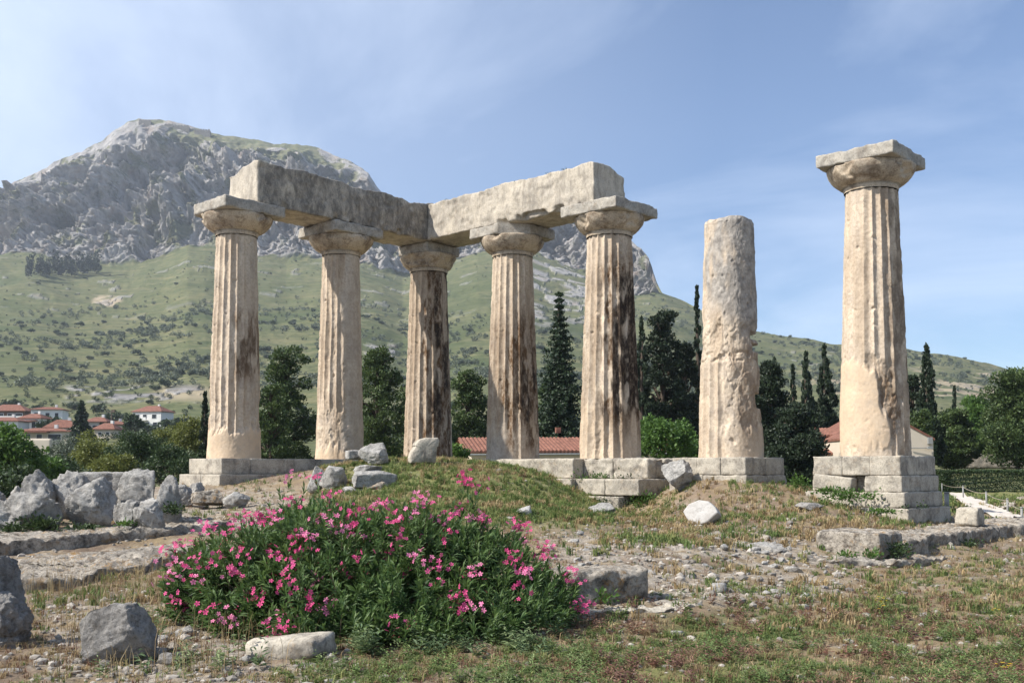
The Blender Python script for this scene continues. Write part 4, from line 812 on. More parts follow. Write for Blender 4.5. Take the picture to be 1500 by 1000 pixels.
# ------------------------------------------------------------------ oleander
def oleander():
    r = np.random.default_rng(404)
    bc = np.array([(550 - CX) / F * 10.6, 10.6, gz(-1.4, 10.6)])
    t = thing('oleander_bush', bc, "large oleander bush with dark narrow leaves and clusters of pink flowers", 'bush')
    # lobes of the bush: (px, py of the lobe centre, depth, radius x, y, z)
    LB = [(380, 850, 10.3, .72, .75, .62), (480, 818, 10.7, .80, .9, .55), (590, 815, 10.8, .85, .95, .53), (700, 838, 10.7, .72, .85, .46), (790, 880, 10.5, .42, .6, .30), (300, 850, 10.6, .36, .5, .42),
          (470, 880, 9.9, .8, .7, .52), (600, 885, 9.9, .85, .7, .42), (730, 890, 10.0, .7, .6, .33), (440, 790, 11.2, .55, .6, .34), (660, 805, 11.0, .6, .7, .33), (355, 905, 9.8, .35, .4, .25), (460, 772, 12.2, .55, .6, .28), (275, 880, 10.3, .22, .4, .3), (505, 925, 9.35, .6, .4, .26), (600, 918, 9.4, .55, .4, .24), (435, 930, 9.3, .28, .3, .22), (700, 915, 9.6, .5, .4, .22)]
    tips = []; dirs = []
    for px, py, d, rx, ry, rz in LB:
        c = at(px, py, d); n = int(350 * (rx * rz + rx * ry + ry * rz) / 1.5)
        u = r.normal(size=(n, 3)); u /= np.linalg.norm(u, axis=1, keepdims=True); rad = r.uniform(.55, 1.0, n) ** .5 * (1 + .13 * gn(u * 2.2 + px, 7))
        q = c + u * np.array([rx, ry, rz]) * rad[:, None]; g = near_z(q[:, 0], q[:, 1], False); k = q[:, 2] > g + 0.10
        dd = u * np.array([.8, .8, .55]) + np.array([0, 0, .75]) + r.normal(size=(n, 3)) * .28; tips.append(q[k]); dirs.append(dd[k])
    spr = np.array([at(680 + a, 715 + b, 10.9 + c_) for a, b, c_ in [(0, 0, 0), (-16, 22, .1), (14, 26, 0), (-4, 40, .05), (6, 12, -.05), (20, 8, 0.1), (-26, 50, 0), (30, 55, 0)]]); tips.append(spr); dirs.append(np.tile([0.0, 0, 1], (8, 1)) + r.normal(size=(8, 3)) * .25)
    spr2 = np.array([at(425 + a, 705 + b, 13.3) for a, b in [(0, 0), (-15, 18), (20, 12), (40, 5), (-30, 40), (30, 35), (60, 30), (10, 30), (75, 45), (-45, 55)]]); tips.append(spr2); dirs.append(np.tile([0.0, 0, 1], (10, 1)) + r.normal(size=(10, 3)) * .25)
    T = np.concatenate(tips); D = np.concatenate(dirs); D /= np.linalg.norm(D, axis=1, keepdims=True); N = len(T)
    # leaves: whorls of three along the last 28 cm of every shoot
    nl = 7; w = 3; K = N * nl * w; b = np.repeat(T, nl * w, 0); dr = np.repeat(D, nl * w, 0); lev = np.tile(np.repeat(np.arange(nl), w), N)
    b = b - dr * (lev * 0.038)[:, None]; ang = r.uniform(0, 6.28, K)
    ax = np.cross(dr, r.normal(size=3) * .1 + np.array([.3, .2, .9])); ax /= np.linalg.norm(ax, axis=1, keepdims=True) + 1e-6; ay = np.cross(dr, ax)
    ou = ax * np.cos(ang)[:, None] + ay * np.sin(ang)[:, None]; op = (0.35 + 0.16 * lev + r.uniform(-.2, .2, K))[:, None]
    ld = dr * (1.25 - op * .55) + ou * op; ld /= np.linalg.norm(ld, axis=1, keepdims=True); L = (0.13 * r.uniform(.65, 1.2, K))[:, None]
    sd = np.cross(ld, dr); sd /= np.linalg.norm(sd, axis=1, keepdims=True) + 1e-6; nn = np.cross(sd, ld); wd = 0.0115 * r.uniform(.8, 1.25, K)[:, None]
    m = b + ld * L * .5 + nn * .004; tp = b + ld * L - np.array([0, 0, .018]) * (L / .13)
    v = np.stack([b, m - sd * wd + nn * .004, m, m + sd * wd + nn * .004, tp], 1).reshape(-1, 3); o = np.arange(K)[:, None] * 5
    tri = np.concatenate([o + np.array(x) for x in ([0, 2, 1], [0, 3, 2], [1, 2, 4], [2, 3, 4])])
    vr = np.clip(r.beta(1.6, 2.6, K) + .25 * np.repeat(gn(T * 2.5, 44), nl * w), 0, 1); ft = np.zeros((K * 5, 4)); ft[:, 0] = np.repeat(vr, 5)
    obj('leaves', v, tri, M['olean'], t, feat=ft, smooth=False)
    mb = MB()
    for i in range(0, N, 5):
        root = bc + np.array([r.normal() * .5 + (T[i, 0] - bc[0]) * .45, r.normal() * .25 + (T[i, 1] - bc[1]) * .45, .0]); root[2] = gz(root[0], root[1]) - .03
        mid = (root * .45 + T[i] * .55) + np.array([0, 0, -.12]) + r.normal(size=3) * .05; mb.tube([root, mid, T[i] - D[i] * .25, T[i]], [.012, .009, .006, .003], 5)
    mb.build('stems', M['stem'], t)
    # flower clusters: spots read off the photograph, each put on the nearest shoot tip
    SP = [(432,697),(462,703),(478,712),(664,712),(690,703),(702,716),(270,790),(300,778),(255,830),(262,812),(283,805),(300,832),(330,820),(345,760),(388,742),(365,765),(312,855),(285,848),(250,850),(270,870),(268,905),(330,915),(345,905),
          (420,790),(440,800),(455,820),(430,840),(470,832),(405,815),(412,835),(500,790),(520,758),(545,740),(556,752),(480,762),(440,740),(618,738),(635,745),(600,760),(575,770),(580,795),(590,840),(655,755),(676,758),(690,765),(720,750),(758,752),(740,760),(705,775),(640,770),
          (795,790),(808,798),(805,818),(745,830),(760,842),(790,840),(840,838),(850,842),(770,855),(775,800),(690,848),(640,840),(700,855),(520,832),(512,850),(540,842),(560,826),(470,850),(455,880),(430,905),(412,935),(418,945),(445,790),(465,770),(490,775),(380,880),(360,845),(352,820),(610,828),(637,855),
          (573,940),(700,900),(750,880),(668,898),(855,885),(840,893),(680,882),(630,905),(340,790),(395,775),(515,775),(530,800),(420,870),(480,900),(375,760),(560,732),(300,905),(365,870),(625,800),(650,790)]
    PX, PY = proj(T); r2 = np.random.default_rng(9)
    def petalflower(mbx, c, nrm, s, colr):
        nrm = nrm / np.linalg.norm(nrm); a = np.cross(nrm, [.31, .2, .93]); a /= np.linalg.norm(a); b_ = np.cross(nrm, a); a0 = r2.uniform(0, 6)
        for k in range(5):
            th = a0 + k * 1.2566; dd = a * cos(th) + b_ * sin(th); ss = -a * sin(th) + b_ * cos(th); q = c + nrm * .002
            v = np.array([q, q + dd * s * .55 - ss * s * .30 + nrm * s * .22, q + dd * s * 1.0 - ss * s * .2 + nrm * s * .18, q + dd * s * .92 + ss * s * .28 + nrm * s * .12, q + dd * s * .5 + ss * s * .26 + nrm * s * .22])
            cc = np.clip(colr * r2.uniform(.85, 1.15), 0, 1); f = np.array([np.append(cc * .8, 1)] + [np.append(cc, 1)] * 4); mbx.add(v, [(0, 1, 2, 3)], [(0, 3, 4)], f)
    PK = np.array([(0.80, 0.13, 0.33), (0.72, 0.09, 0.26), (0.85, 0.27, 0.46), (0.56, 0.04, 0.13)])
    for sx, sy in SP:
        depth = T[:, 1]; sc = np.hypot(PX - sx, PY - sy) + (depth - 9.5) * 9; i = int(np.argmin(sc)); mb = MB(); c0 = T[i] + D[i] * .07 + np.array([0, -.03, .02]); n = int(r2.integers(6, 14)); base = PK[r2.integers(0, 3)]
        for k in range(n):
            c = c0 + r2.normal(size=3) * np.array([.06, .05, .042]); nr_ = D[i] * .5 + np.array([0, -.6, .35]) + r2.normal(size=3) * .6; petalflower(mb, c, nr_, r2.uniform(.020, .030), base * r2.uniform(.9, 1.1))
        for k in range(int(r2.integers(3, 9))):
            c = c0 + r2.normal(size=3) * .05; dd = D[i] + r2.normal(size=3) * .5; dd /= np.linalg.norm(dd); s_ = np.array([dd[1], -dd[0], 0]) * .006; s2 = np.cross(dd, s_)
            mb.add(np.array([c - s_, c + s_, c + dd * .035, c + s2]), None, [(0, 1, 2), (1, 3, 2), (3, 0, 2)], np.append(PK[3] * r2.uniform(.7, 1.1), 1))
        mb.build('flower_cluster', M['petal'], t)
oleander()

# ------------------------------------------------------------------ trees
def leafquads(c, dirs, L, Wd, r, jitter=0.6):
    n = len(c); d = dirs + r.normal(size=(n, 3)) * jitter; d /= np.linalg.norm(d, axis=1, keepdims=True) + 1e-9; s = np.cross(d, r.normal(size=(n, 3))); s /= np.linalg.norm(s, axis=1, keepdims=True) + 1e-9
    L = np.broadcast_to(L, (n,))[:, None] * r.uniform(.6, 1.3, (n, 1)); Wd = np.broadcast_to(Wd, (n,))[:, None] * r.uniform(.6, 1.3, (n, 1))
    v = np.stack([c - d * L * .5, c - s * Wd * .5, c + d * L * .5, c + s * Wd * .5], 1).reshape(-1, 3); return v, np.arange(n)[:, None] * 4 + np.arange(4)
def crown_mesh(cl, n, leaf, r, updir=0.4, squash=0.8, outward=1.0, jit=.6):
    """cl: clumps (x,y,z,rad); leaves spread in shells of the clumps"""
    cl = np.asarray(cl, float); w = cl[:, 3] ** 2; i = r.choice(len(cl), n, p=w / w.sum()); u = r.normal(size=(n, 3)); u /= np.linalg.norm(u, axis=1, keepdims=True)
    rad = cl[i, 3] * r.uniform(.15, 1.0, n) ** .45 * (1 + .25 * gn(u * 2 + cl[i, :3] * .7, 3)); c = cl[i, :3] + u * rad[:, None] * np.array([1, 1, squash])
    v, q = leafquads(c, u * outward + np.array([0, 0, updir]), leaf, leaf * .55, r, jit); tone = np.clip(.40 + .22 * r.normal(size=n) + .30 * gn(c * .9 / max(leaf * 3, .3), 5) + .12 * u[:, 2], 0, 1)
    f = np.zeros((n * 4, 4)); f[:, 0] = np.repeat(tone, 4); return v, q, f
def tree(kind, px, ytop, ybase, wpx, d, label, seed, mat, cat='tree', group=None, n=6000, leaf=None, lean=0.0, crown0=0.12, zbase=None, name=None):
    r = np.random.default_rng(seed); base = at(px, ybase, d); top = at(px + lean, ytop, d); zb = float(near_z(base[0], base[1], False)[0]) if d < 130 else base[2]
    if zbase is not None: zb = zbase
    base[2] = min(base[2], zb) if d < 130 else base[2]; H = top[2] - base[2]; w = wpx / F * d / 2; cl = []
    leaf = leaf or max(.16, d * .0026)
    t = thing(name or (kind + '_tree'), base, label, cat, group)
    lm = MB(); tr = max(.06, .022 * H)
    if kind == 'cypress':
        for k in range(90):
            h = crown0 + (1 - crown0) * (k + r.random()) / 90; env = w * (min(1, (h - crown0) / .10 + .45) * (1 - ((h - .22) / .80 if h > .22 else 0) ** 1.35)); a = r.uniform(0, 6.28); rr = env * r.uniform(.3, .95)
            cl.append((base[0] + cos(a) * rr, base[1] + sin(a) * rr, base[2] + h * H * .985, max(.10, w * .30 * (1.1 - .75 * h)) * r.uniform(.75, 1.3)))
        v, q, f = crown_mesh(cl, int(n * 1.5), leaf * 1.2, r, 1.4, 1.7, .5, .4); hz = .9
    elif kind == 'fir':
        k = 0
        for lv in range(30):
            h = .08 + .92 * lv / 30; env = w * (1 - h) ** .8 * 1.08 * (min(1, .6 + h * 3)); nb = int(9 - 5 * h)
            for j in range(nb):
                a = j * 6.283 / nb + lv * 1.3 + r.normal() * .2; e = env * r.uniform(.75, 1.15)
                for f_ in np.linspace(.18, 1, 6): cl.append((base[0] + cos(a) * e * f_, base[1] + sin(a) * e * f_, base[2] + (h + .01) * H - .18 * e * f_ + .10 * e * f_ ** 3, .05 * H * (1 - .75 * h) * (1.15 - .55 * f_) + .06))
        v, q, f = crown_mesh(cl, int(n * 1.3), leaf * 1.3, r, -.15, .6, 1.0, .5); hz = .97
    elif kind == 'pine':
        nc = 46; n = int(n * 2.2); leaf *= 1.2; w *= 1.22
        for k in range(nc):
            h = crown0 + (1 - crown0) * ((k + .5) / nc); env = w * (1 - .62 * max(0, (h - .45) / .55) ** 1.4) * (.55 + .45 * min(1, (h - crown0) / .18)); a = k * 2.4 + r.normal() * .4; rr = env * r.uniform(.15, .80); rad = w * r.uniform(.30, .50) * (1 - .35 * h)
            p = np.array([base[0] + cos(a) * rr, base[1] + sin(a) * rr, base[2] + h * H - rad * .45]); cl.append((*p, rad)); lm.tube([base + np.array([0, 0, (h - .10) * H * .92]), (base + p) / 2 + np.array([0, 0, (h - .05) * H * .48]), p], [tr * .5, tr * .35, tr * .12], 5)
            for s in range(5): u = r.normal(size=3); u /= np.linalg.norm(u); cl.append((*(p + u * rad * .8 * np.array([1, 1, .6])), rad * .48))
        v, q, f = crown_mesh(cl, n, leaf, r, .5, .68, .9, .5); hz = .86
    elif kind == 'stub': raise ValueError
    else:   # broad leaved
        nc = 22
        for k in range(nc):
            u = r.normal(size=3); u /= np.linalg.norm(u); u[2] = abs(u[2]) * .9 - .25; rad = w * r.uniform(.26, .44); p = base + np.array([u[0] * w * .68, u[1] * w * .68, H * (.52 + .05 * r.normal()) + u[2] * H * .42]); cl.append((*p, min(rad, H * .3)))
            lm.tube([base + np.array([0, 0, H * .15]), (base + p) / 2 + r.normal(size=3) * .04 * w, p], [tr * .5, tr * .3, tr * .1], 5)
            for s in range(4): u2 = r.normal(size=3); u2 /= np.linalg.norm(u2); cl.append((*(p + u2 * rad * .8), rad * .5))
        v, q, f = crown_mesh(cl, n, leaf, r, .25, .85, .8, .8); hz = .7
    ok = v.reshape(-1, 4, 3)[:, :, 2].min(1) > base[2] + .02; v = v.reshape(-1, 4, 3)[ok].reshape(-1, 3); f = f.reshape(-1, 4, 4)[ok].reshape(-1, 4); q = np.arange(len(v)).reshape(-1, 4)
    obj('crown', v, q, M[mat], t, feat=f, smooth=False)
    hs = np.linspace(0, hz, 7); lm.tube([base + np.array([.04 * sin(h * 7 + seed) * w, .03 * cos(h * 5) * w, h * H - .1]) for h in hs], [tr * (1.25 if h == 0 else 1) * (1 - .85 * h) for h in hs], 8)
    lm.build('trunk', M['bark'], t, smooth=True); return t
gt = 'trees behind the temple'
tree('pine', 415, 505, 700, 92, 66, "dark pine standing between the first and second columns", 11, 'pine', group=gt, n=9500, crown0=.06)
tree('pine', 395, 560, 700, 60, 62, "low dark pine crowding the first column's right side", 12, 'pine', group=gt, n=5000, crown0=.04)
tree('cypress', 299, 572, 690, 22, 70, "thin dark cypress half hidden behind the first column", 13, 'cyp', group=gt, n=2500)
tree('pine', 553, 508, 690, 86, 64, "spreading dark pine with a bare trunk left of the corner column", 14, 'pine', group=gt, n=8500, crown0=.22)
tree('pine', 600, 560, 690, 60, 70, "dark pine just behind the corner column", 15, 'pine', group=gt, n=5000, crown0=.15)
tree('pine', 688, 540, 700, 76, 72, "dark pine just right of the corner column", 16, 'pine', group=gt, n=8000, crown0=.05)
tree('broadleaf', 700, 610, 700, 60, 71, "dark rounded tree low behind the inner left of the brown stained column", 17, 'dark', group=gt, n=4500)
tree('fir', 820, 425, 700, 92, 70, "tall conical fir with drooping branches, left of the black streaked column", 18, 'fir', group=gt, n=22000)
tree('pine', 800, 560, 700, 40, 80, "mid green tree behind the left side of the conical fir", 19, 'pine', group=gt, n=3500)
tree('cypress', 941, 462, 690, 44, 68, "cypress with a blunt top right beside the black streaked column", 20, 'cyp', group=gt, n=7000)
tree('pine', 972, 452, 700, 78, 70, "tall dark crown of an old conifer between the black streaked and broken columns", 21, 'cyp', group=gt, n=12000, crown0=.03)
tree('pine', 1003, 500, 700, 66, 72, "dark conifer beside the thin tall cypress left of the broken column", 22, 'cyp', group=gt, n=8000, crown0=.03)
tree('cypress', 1023, 416, 690, 24, 74, "thin tall cypress showing past the left edge of the broken column", 23, 'cyp', group=gt, n=6000)
tree('broadleaf', 970, 600, 700, 104, 46, "bright leafy shrub in front of the dark conifers by the broken column", 24, 'bright', 'shrub', gt, n=8000, leaf=.17)
tree('broadleaf', 1016, 622, 700, 56, 48, "smaller bright shrub at the left edge of the broken column", 25, 'bright', 'shrub', gt, n=3500, leaf=.17)
tree('pine', 1130, 528, 700, 80, 60, "dark evergreen mass right behind the broken column", 26, 'cyp', group=gt, n=11000, crown0=.02)
tree('pine', 1168, 590, 705, 90, 56, "dense low dark evergreen reaching toward the pink house", 27, 'cyp', group=gt, n=10000, crown0=.0)
tree('cypress', 1136, 522, 690, 26, 80, "narrow cypress tip rising over the dark evergreen mass", 28, 'cyp', group=gt, n=3500)
tree('cypress', 1163, 532, 690, 20, 84, "slender cypress between two taller ones right of the broken column", 29, 'cyp', group=gt, n=3000)
tree('cypress', 1182, 514, 690, 40, 78, "broad cypress left of the pink house roof", 30, 'cyp', group=gt, n=6500)
tree('cypress', 1210, 502, 690, 46, 80, "ragged tall cypress against the left edge of the tall column", 31, 'cyp', group=gt, n=7500)
tree('cypress', 1360, 503, 686, 50, 72, "tall cypress with a bare trunk right of the tall column", 32, 'cyp', group=gt, n=9000, crown0=.18)
tree('pine', 1338, 548, 690, 44, 76, "dark conifer pressed behind the tall column's right edge", 33, 'cyp', group=gt, n=5500, crown0=.1)
tree('pine', 1352, 600, 690, 56, 66, "low flat branch of pine above the gable at right", 34, 'pine', group=gt, n=3000, crown0=.45)
tree('cypress', 1400, 563, 680, 16, 120, "small distant cypress between the pines at right", 35, 'cyp', group=gt, n=2500, zbase=1.5)
tree('cypress', 1429, 578, 680, 12, 125, "tiny distant cypress beside the big right pine", 36, 'cyp', group=gt, n=1500, zbase=1.5)
tree('pine', 1396, 598, 690, 66, 84, "rounded mid green pine behind the hedge", 37, 'pine', group=gt, n=7000, crown0=.22, zbase=1.3)
tree('pine', 1432, 580, 692, 74, 92, "bright green pine at the centre of the right grove", 38, 'bright', group=gt, n=7000, crown0=.2, zbase=1.5)
tree('pine', 1490, 540, 692, 120, 80, "big spreading pine at the right edge with a thick trunk", 39, 'pine', group=gt, n=13000, crown0=.26, zbase=1.0)
tree('broadleaf', 1455, 628, 690, 70, 98, "dark leafy tree under the right pines", 40, 'dark', group=gt, n=5000, zbase=1.5)
tree('broadleaf', 1385, 640, 690, 50, 100, "dark leafy shrub behind the stone wall", 41, 'dark', group=gt, n=3500, zbase=1.5)
tree('broadleaf', 672, 650, 684, 44, 36, "young fig shoot with big leaves growing beside the stylobate", 42, 'bright', 'shrub', None, n=700, leaf=.16, zbase=1.6)
# the green belt at left, beyond the boulders
gl = 'trees and shrubs beyond the boulders'
tree('broadleaf', 2, 618, 725, 120, 44, "vivid green leafy tree at the left edge", 50, 'bright', group=gl, n=8000, leaf=.2)
tree('broadleaf', 50, 655, 725, 90, 48, "low vivid green tree next to the left edge one", 51, 'bright', group=gl, n=4500, leaf=.2)
tree('broadleaf', 100, 640, 725, 110, 70, "grey green olive behind the pointed boulder", 52, 'olive', group=gl, n=6000)
tree('broadleaf', 92, 672, 725, 90, 52, "dull green shrub low behind the pointed boulder", 53, 'dark', group=gl, n=4500)
tree('broadleaf', 145, 634, 725, 90, 64, "yellow green tree left of the dark ones", 54, 'yellow', group=gl, n=6000)
tree('broadleaf', 205, 626, 725, 110, 62, "dark leafy tree behind the heap of boulders", 55, 'dark', group=gl, n=9000)
tree('broadleaf', 248, 648, 725, 90, 56, "deep green shrub left of the stepped base", 56, 'dark', group=gl, n=6000)
tree('broadleaf', 276, 602, 725, 90, 72, "yellow green tree touching the first column", 57, 'yellow', group=gl, n=7500)
tree('broadleaf', 236, 612, 725, 70, 80, "olive green tree below the white two storey house", 58, 'yellow', group=gl, n=5000)
tree('broadleaf', 165, 662, 725, 80, 55, "yellowish shrub above the flat topped block", 59, 'yellow', group=gl, n=4500)
tree('broadleaf', 20, 690, 728, 100, 40, "dark green undergrowth behind the leftmost boulders", 60, 'dark', 'shrub', gl, n=4500, leaf=.2)
tree('broadleaf', 300, 650, 725, 60, 70, "dark leafy shrub behind the first column's foot", 61, 'dark', 'shrub', gl, n=3500)
tree('fir', 118, 586, 668, 44, 190, "dark layered conifer among the red roofed houses", 62, 'fir', group=gl, n=6000, leaf=.5)
tree('broadleaf', 196, 606, 636, 30, 235, "dark tree left of the white two storey house", 63, 'dark', group=gl, n=1800, leaf=.6)
tree('broadleaf', 72, 608, 630, 24, 250, "small dark tree between the white houses", 64, 'dark', group=gl, n=1200, leaf=.6)
tree('broadleaf', 10, 640, 675, 60, 150, "dark garden tree below the house with the red porch", 65, 'dark', group=gl, n=2600, leaf=.45)

# hillside bushes: one small prototype per kind, then copies
def hill_bush(name, seed, mat, size, label, cat, group):
    r = np.random.default_rng(seed); cl = []
    for k in range(7): u = r.normal(size=3); u /= np.linalg.norm(u); cl.append((u[0] * .55 * size, u[1] * .55 * size, (.55 + .32 * abs(u[2])) * size, .42 * size))
    v, q, f = crown_mesh(cl, 260, .34 * size, r, .3, .8, .8, .8); return tag(obj(name, v, q, M[mat], loc=(0, 0, 0), feat=f, smooth=False), label, cat, group)
def place_bushes(proto_args, n, wfun, seed, smin, smax):
    r = np.random.default_rng(seed); protos = [hill_bush(proto_args[0], seed + k, proto_args[1], 1.0, *proto_args[2:]) for k in range(3)]; used = [False] * 3; m = n * 14
    px = r.uniform(-40, 1560, m); row = r.uniform(.45, 1.0, m); p = far_pts(px, row)[0]; PX, PY = proj(p); w = wfun(PX, PY, p); idx = np.where(r.random(m) < w)[0][:n]
    for i in idx:
        k = int(r.integers(0, 3)); b = protos[k] if not used[k] else protos[k].copy()
        if used[k]: COL.objects.link(b)
        used[k] = True; s = r.uniform(smin, smax); b.location = p[i] - np.array([0, 0, .15 * s]); b.scale = (s, s, s * r.uniform(.7, 1.1)); b.rotation_euler = (0, 0, r.uniform(0, 6))
def hid(X): return 1.0
place_bushes(('scrub_bush', 'scrub', "dark scrub bush dotted on the green slope below the crag", 'bush', 'scrub bushes on the hillside'), 230, lambda X, Y, p: .10 + .9 * sstep(.05, .3, fbm(p / 75.0, 2, 81)) * (1 - .6 * band(Y, 380, 430, 10)), 700, 1.9, 4.2)
place_bushes(('olive_tree', 'olive', "grey green olive tree in the groves at the foot of the hill", 'olive tree', 'olive trees on the hillside'), 280, lambda X, Y, p: (band(Y, 470, 566, 8) * (sstep(-.25, .05, fbm(p / 60.0, 2, 85)))), 710, 2.4, 3.8)
# the groves farther off, as one mass
def grove_mass(name, n, wfun, seed, size, mat, label):
    r = np.random.default_rng(seed); m = n * 12; px = r.uniform(-60, 1560, m); row = r.uniform(.40, 1.0, m); p = far_pts(px, row)[0]; PX, PY = proj(p); w = wfun(PX, PY, p); i = np.where(r.random(m) < w)[0][:n]
    c = p[i]; s = size * r.uniform(.6, 1.35, len(i)); cl = np.concatenate([c + np.array([0, 0, 1]) * (s * .5)[:, None], s[:, None] * .62], 1); v, q, f = crown_mesh(cl, len(i) * 60, size * .36, r, .3, .8, .8, .8); o = obj(name, v, q, M[mat], feat=f, smooth=False); tag(o, label, 'woodland', kind='stuff')
grove_mass('olive_groves', 1700, lambda X, Y, p: band(Y, 440, 572, 10) * sstep(-.15, .1, fbm(p * np.array([1, 1, 3]) / 70.0, 2, 91)) * (1 - .8 * band(X, 90, 310, 10) * band(Y, 566, 600, 4)), 720, 3.0, 'olive', "olive groves covering the lower hillside")
grove_mass('scrub_cover', 2600, lambda X, Y, p: .3 + .7 * sstep(0.0, .25, fbm(p / 60.0, 2, 95)), 721, 1.5, 'scrub', "low scrub scattered over the upper slope")
# the dark plantation under the crag
r_ = np.random.default_rng(31)
for k in range(26):
    px = 58 + k * 4.0 + r_.normal() * 1.5; q = far_at(px, 404 + 3 * sin(k * 1.3) - 6 * (k / 26)) - np.array([0, 25, 3]); h = r_.uniform(15, 27); d = q[1]
    cl = [(q[0] + r_.normal() * 1.2, q[1] + r_.normal() * 1.2, q[2] + h * f_, 3.6 * (1.15 - .7 * f_)) for f_ in np.linspace(.12, .95, 7)]; v, qq, f = crown_mesh(cl, 300, 2.2, r_, .8, 1.2, .7, .6)
    tag(obj('plantation_pine', v, qq, M['cyp'], loc=q, feat=f, smooth=False), "dark pine of the small plantation under the grey crag", 'pine tree', 'pines of the plantation under the crag')

# ------------------------------------------------------------------ buildings
def hip(mb, c, hw, hd, h, ridge, rz, ov=0.4):
    """hipped roof as one closed shell; c at eaves centre"""
    k = np.array([(-hw - ov, -hd - ov, 0), (hw + ov, -hd - ov, 0), (hw + ov, hd + ov, 0), (-hw - ov, hd + ov, 0), (-ridge, 0, h), (ridge, 0, h), (-hw - ov, -hd - ov, -.18), (hw + ov, -hd - ov, -.18), (hw + ov, hd + ov, -.18), (-hw - ov, hd + ov, -.18)], float)
    mb.add(rotz(k, rz) + c, [(0, 1, 5, 4), (2, 3, 4, 5), (6, 9, 8, 7), (0, 6, 7, 1), (1, 7, 8, 2), (2, 8, 9, 3), (3, 9, 6, 0)], [(1, 2, 5), (3, 0, 4)])
def house(x0, x1, ye, yb, yr, d, label, wins, wall='white', rz=0.0, deep=.8, extras=(), seed=0):
    """photo x range, eaves / base / ridge rows; wins: (fx0, fx1, fz0, fz1) on the front in fractions of the front"""
    w = (x1 - x0) / F * d; c = at((x0 + x1) / 2, yb, d); he = at(0, ye, d)[2] - c[2]; hr = at(0, yr, d)[2] - at(0, ye, d)[2]; dp = w * deep; ctr = c + np.array([0, dp / 2, 0]); G = 3.0
    t = thing('house', c, label, 'house', 'houses of the village'); mb = MB(); mb.box(ctr + np.array([0, 0, he / 2 - G / 2]), (w / 2, dp / 2, he / 2 + G / 2), rz); mb.build('wall', M[wall], t)
    rf = MB(); hip(rf, ctr + np.array([0, 0, he + .18]), w / 2, dp / 2, max(hr, .6), w * .22, rz, .45); ro = rf.build('roof', M['roof'], t)
    ch = MB(); ch.box(ctr + rotz(np.array([[w * .2, .1, 0]]), rz)[0] + np.array([0, 0, he + hr * .8 + .3]), (.3, .3, .7), rz); ch.build('chimney', M['white'], ro)
    for a, b, z0, z1 in wins:
        lx, lx1 = -w / 2 + a * w, -w / 2 + b * w; q = np.array([(lx + lx1) / 2, -dp / 2 - .005, 0]); pos = ctr + rotz(q[None], rz)[0] + np.array([0, 0, he * (z0 + z1) / 2]); m = MB(); m.box(pos, ((lx1 - lx) / 2, .07, he * (z1 - z0) / 2), rz); fo = m.build('window', M['white'], t)
        m = MB(); m.box(pos + rotz(np.array([[0, -.06, 0]]), rz)[0], ((lx1 - lx) / 2 - .1, .04, he * (z1 - z0) / 2 - .1), rz); m.build('pane', M['pane'], fo)
    for e in extras:
        kind, a, b, z0, out = e; lx, lx1 = -w / 2 + a * w, -w / 2 + b * w; q = np.array([(lx + lx1) / 2, -dp / 2 - out / 2, 0]); pos = ctr + rotz(q[None], rz)[0] + np.array([0, 0, he * z0]); m = MB()
        if kind == 'balcony':
            m.box(pos, ((lx1 - lx) / 2, out / 2, .1), rz); m.box(pos + rotz(np.array([[0, -out / 2 + .05, .5]]), rz)[0], ((lx1 - lx) / 2, .05, .45), rz); m.build('balcony', M['white'], t)
        else: m.box(pos, ((lx1 - lx) / 2 + .2, out / 2, .12), rz); m.build('porch_roof', M['roof'], t)
    return t
W2 = [(.08, .25, .58, .86), (.36, .5, .55, .86), (.68, .84, .58, .86), (.1, .26, .1, .38), (.45, .6, .05, .38), (.72, .88, .1, .38)]
house(195, 242, 603, 627, 594, 320, "white two storey house with a low red hip roof, balcony across its front", W2, 'white', radians(-14), .7, [('balcony', 0.0, .55, .48, 1.3)])
house(-20, 36, 602, 617, 592, 300, "brown fronted house with a dark timber gallery at the left edge", [(.1, .45, .3, .8), (.55, .95, .3, .8)], 'brown', 0, .6, [('balcony', 0.0, 1.0, .2, 1.2)])
house(44, 88, 600, 620, 596, 285, "wide white house behind, with a flat looking pale red roof", [(.1, .25, .45, .8), (.45, .6, .45, .8), (.75, .88, .45, .8)], 'white', radians(8), .7)
house(28, 61, 613, 628, 606, 240, "small white house with a steep red roof and dark doorway", [(.2, .45, .1, .7), (.6, .8, .05, .75)], 'white', radians(-6), .9, [('porch', .15, .85, .8, 1.0)])
house(-25, 26, 617, 630, 611, 225, "low red roofed house cut by the left edge", [(.5, .7, .2, .7)], 'white', 0, .7)
house(64, 106, 627, 640, 615, 215, "house with a red roof stepping down right of the small white one", [(.2, .4, .3, .7), (.6, .8, .3, .7)], 'white', radians(10), .8)
house(24, 99, 632, 648, 628, 200, "long beige house with a red porch roof and dark recessed windows", [(.38, .5, .02, .8), (.6, .86, .25, .8), (.1, .28, .1, .8)], 'beige', radians(3), .3, [('porch', 0, .62, .95, 1.6)])
house(126, 155, 618, 632, 611, 245, "low house with a dull red roof behind the layered conifer", [(.3, .6, .2, .7)], 'beige', 0, .8); house(138, 168, 629, 640, 620, 225, "squat house with a wide red roof right of the layered conifer", [(.2, .4, .2, .7), (.6, .8, .2, .7)], 'beige', radians(-5), .9)
house(150, 180, 622, 636, 617, 255, "grey walled shed roof house behind the utility pole", [(.3, .6, .3, .7)], 'beige', radians(25), .8)
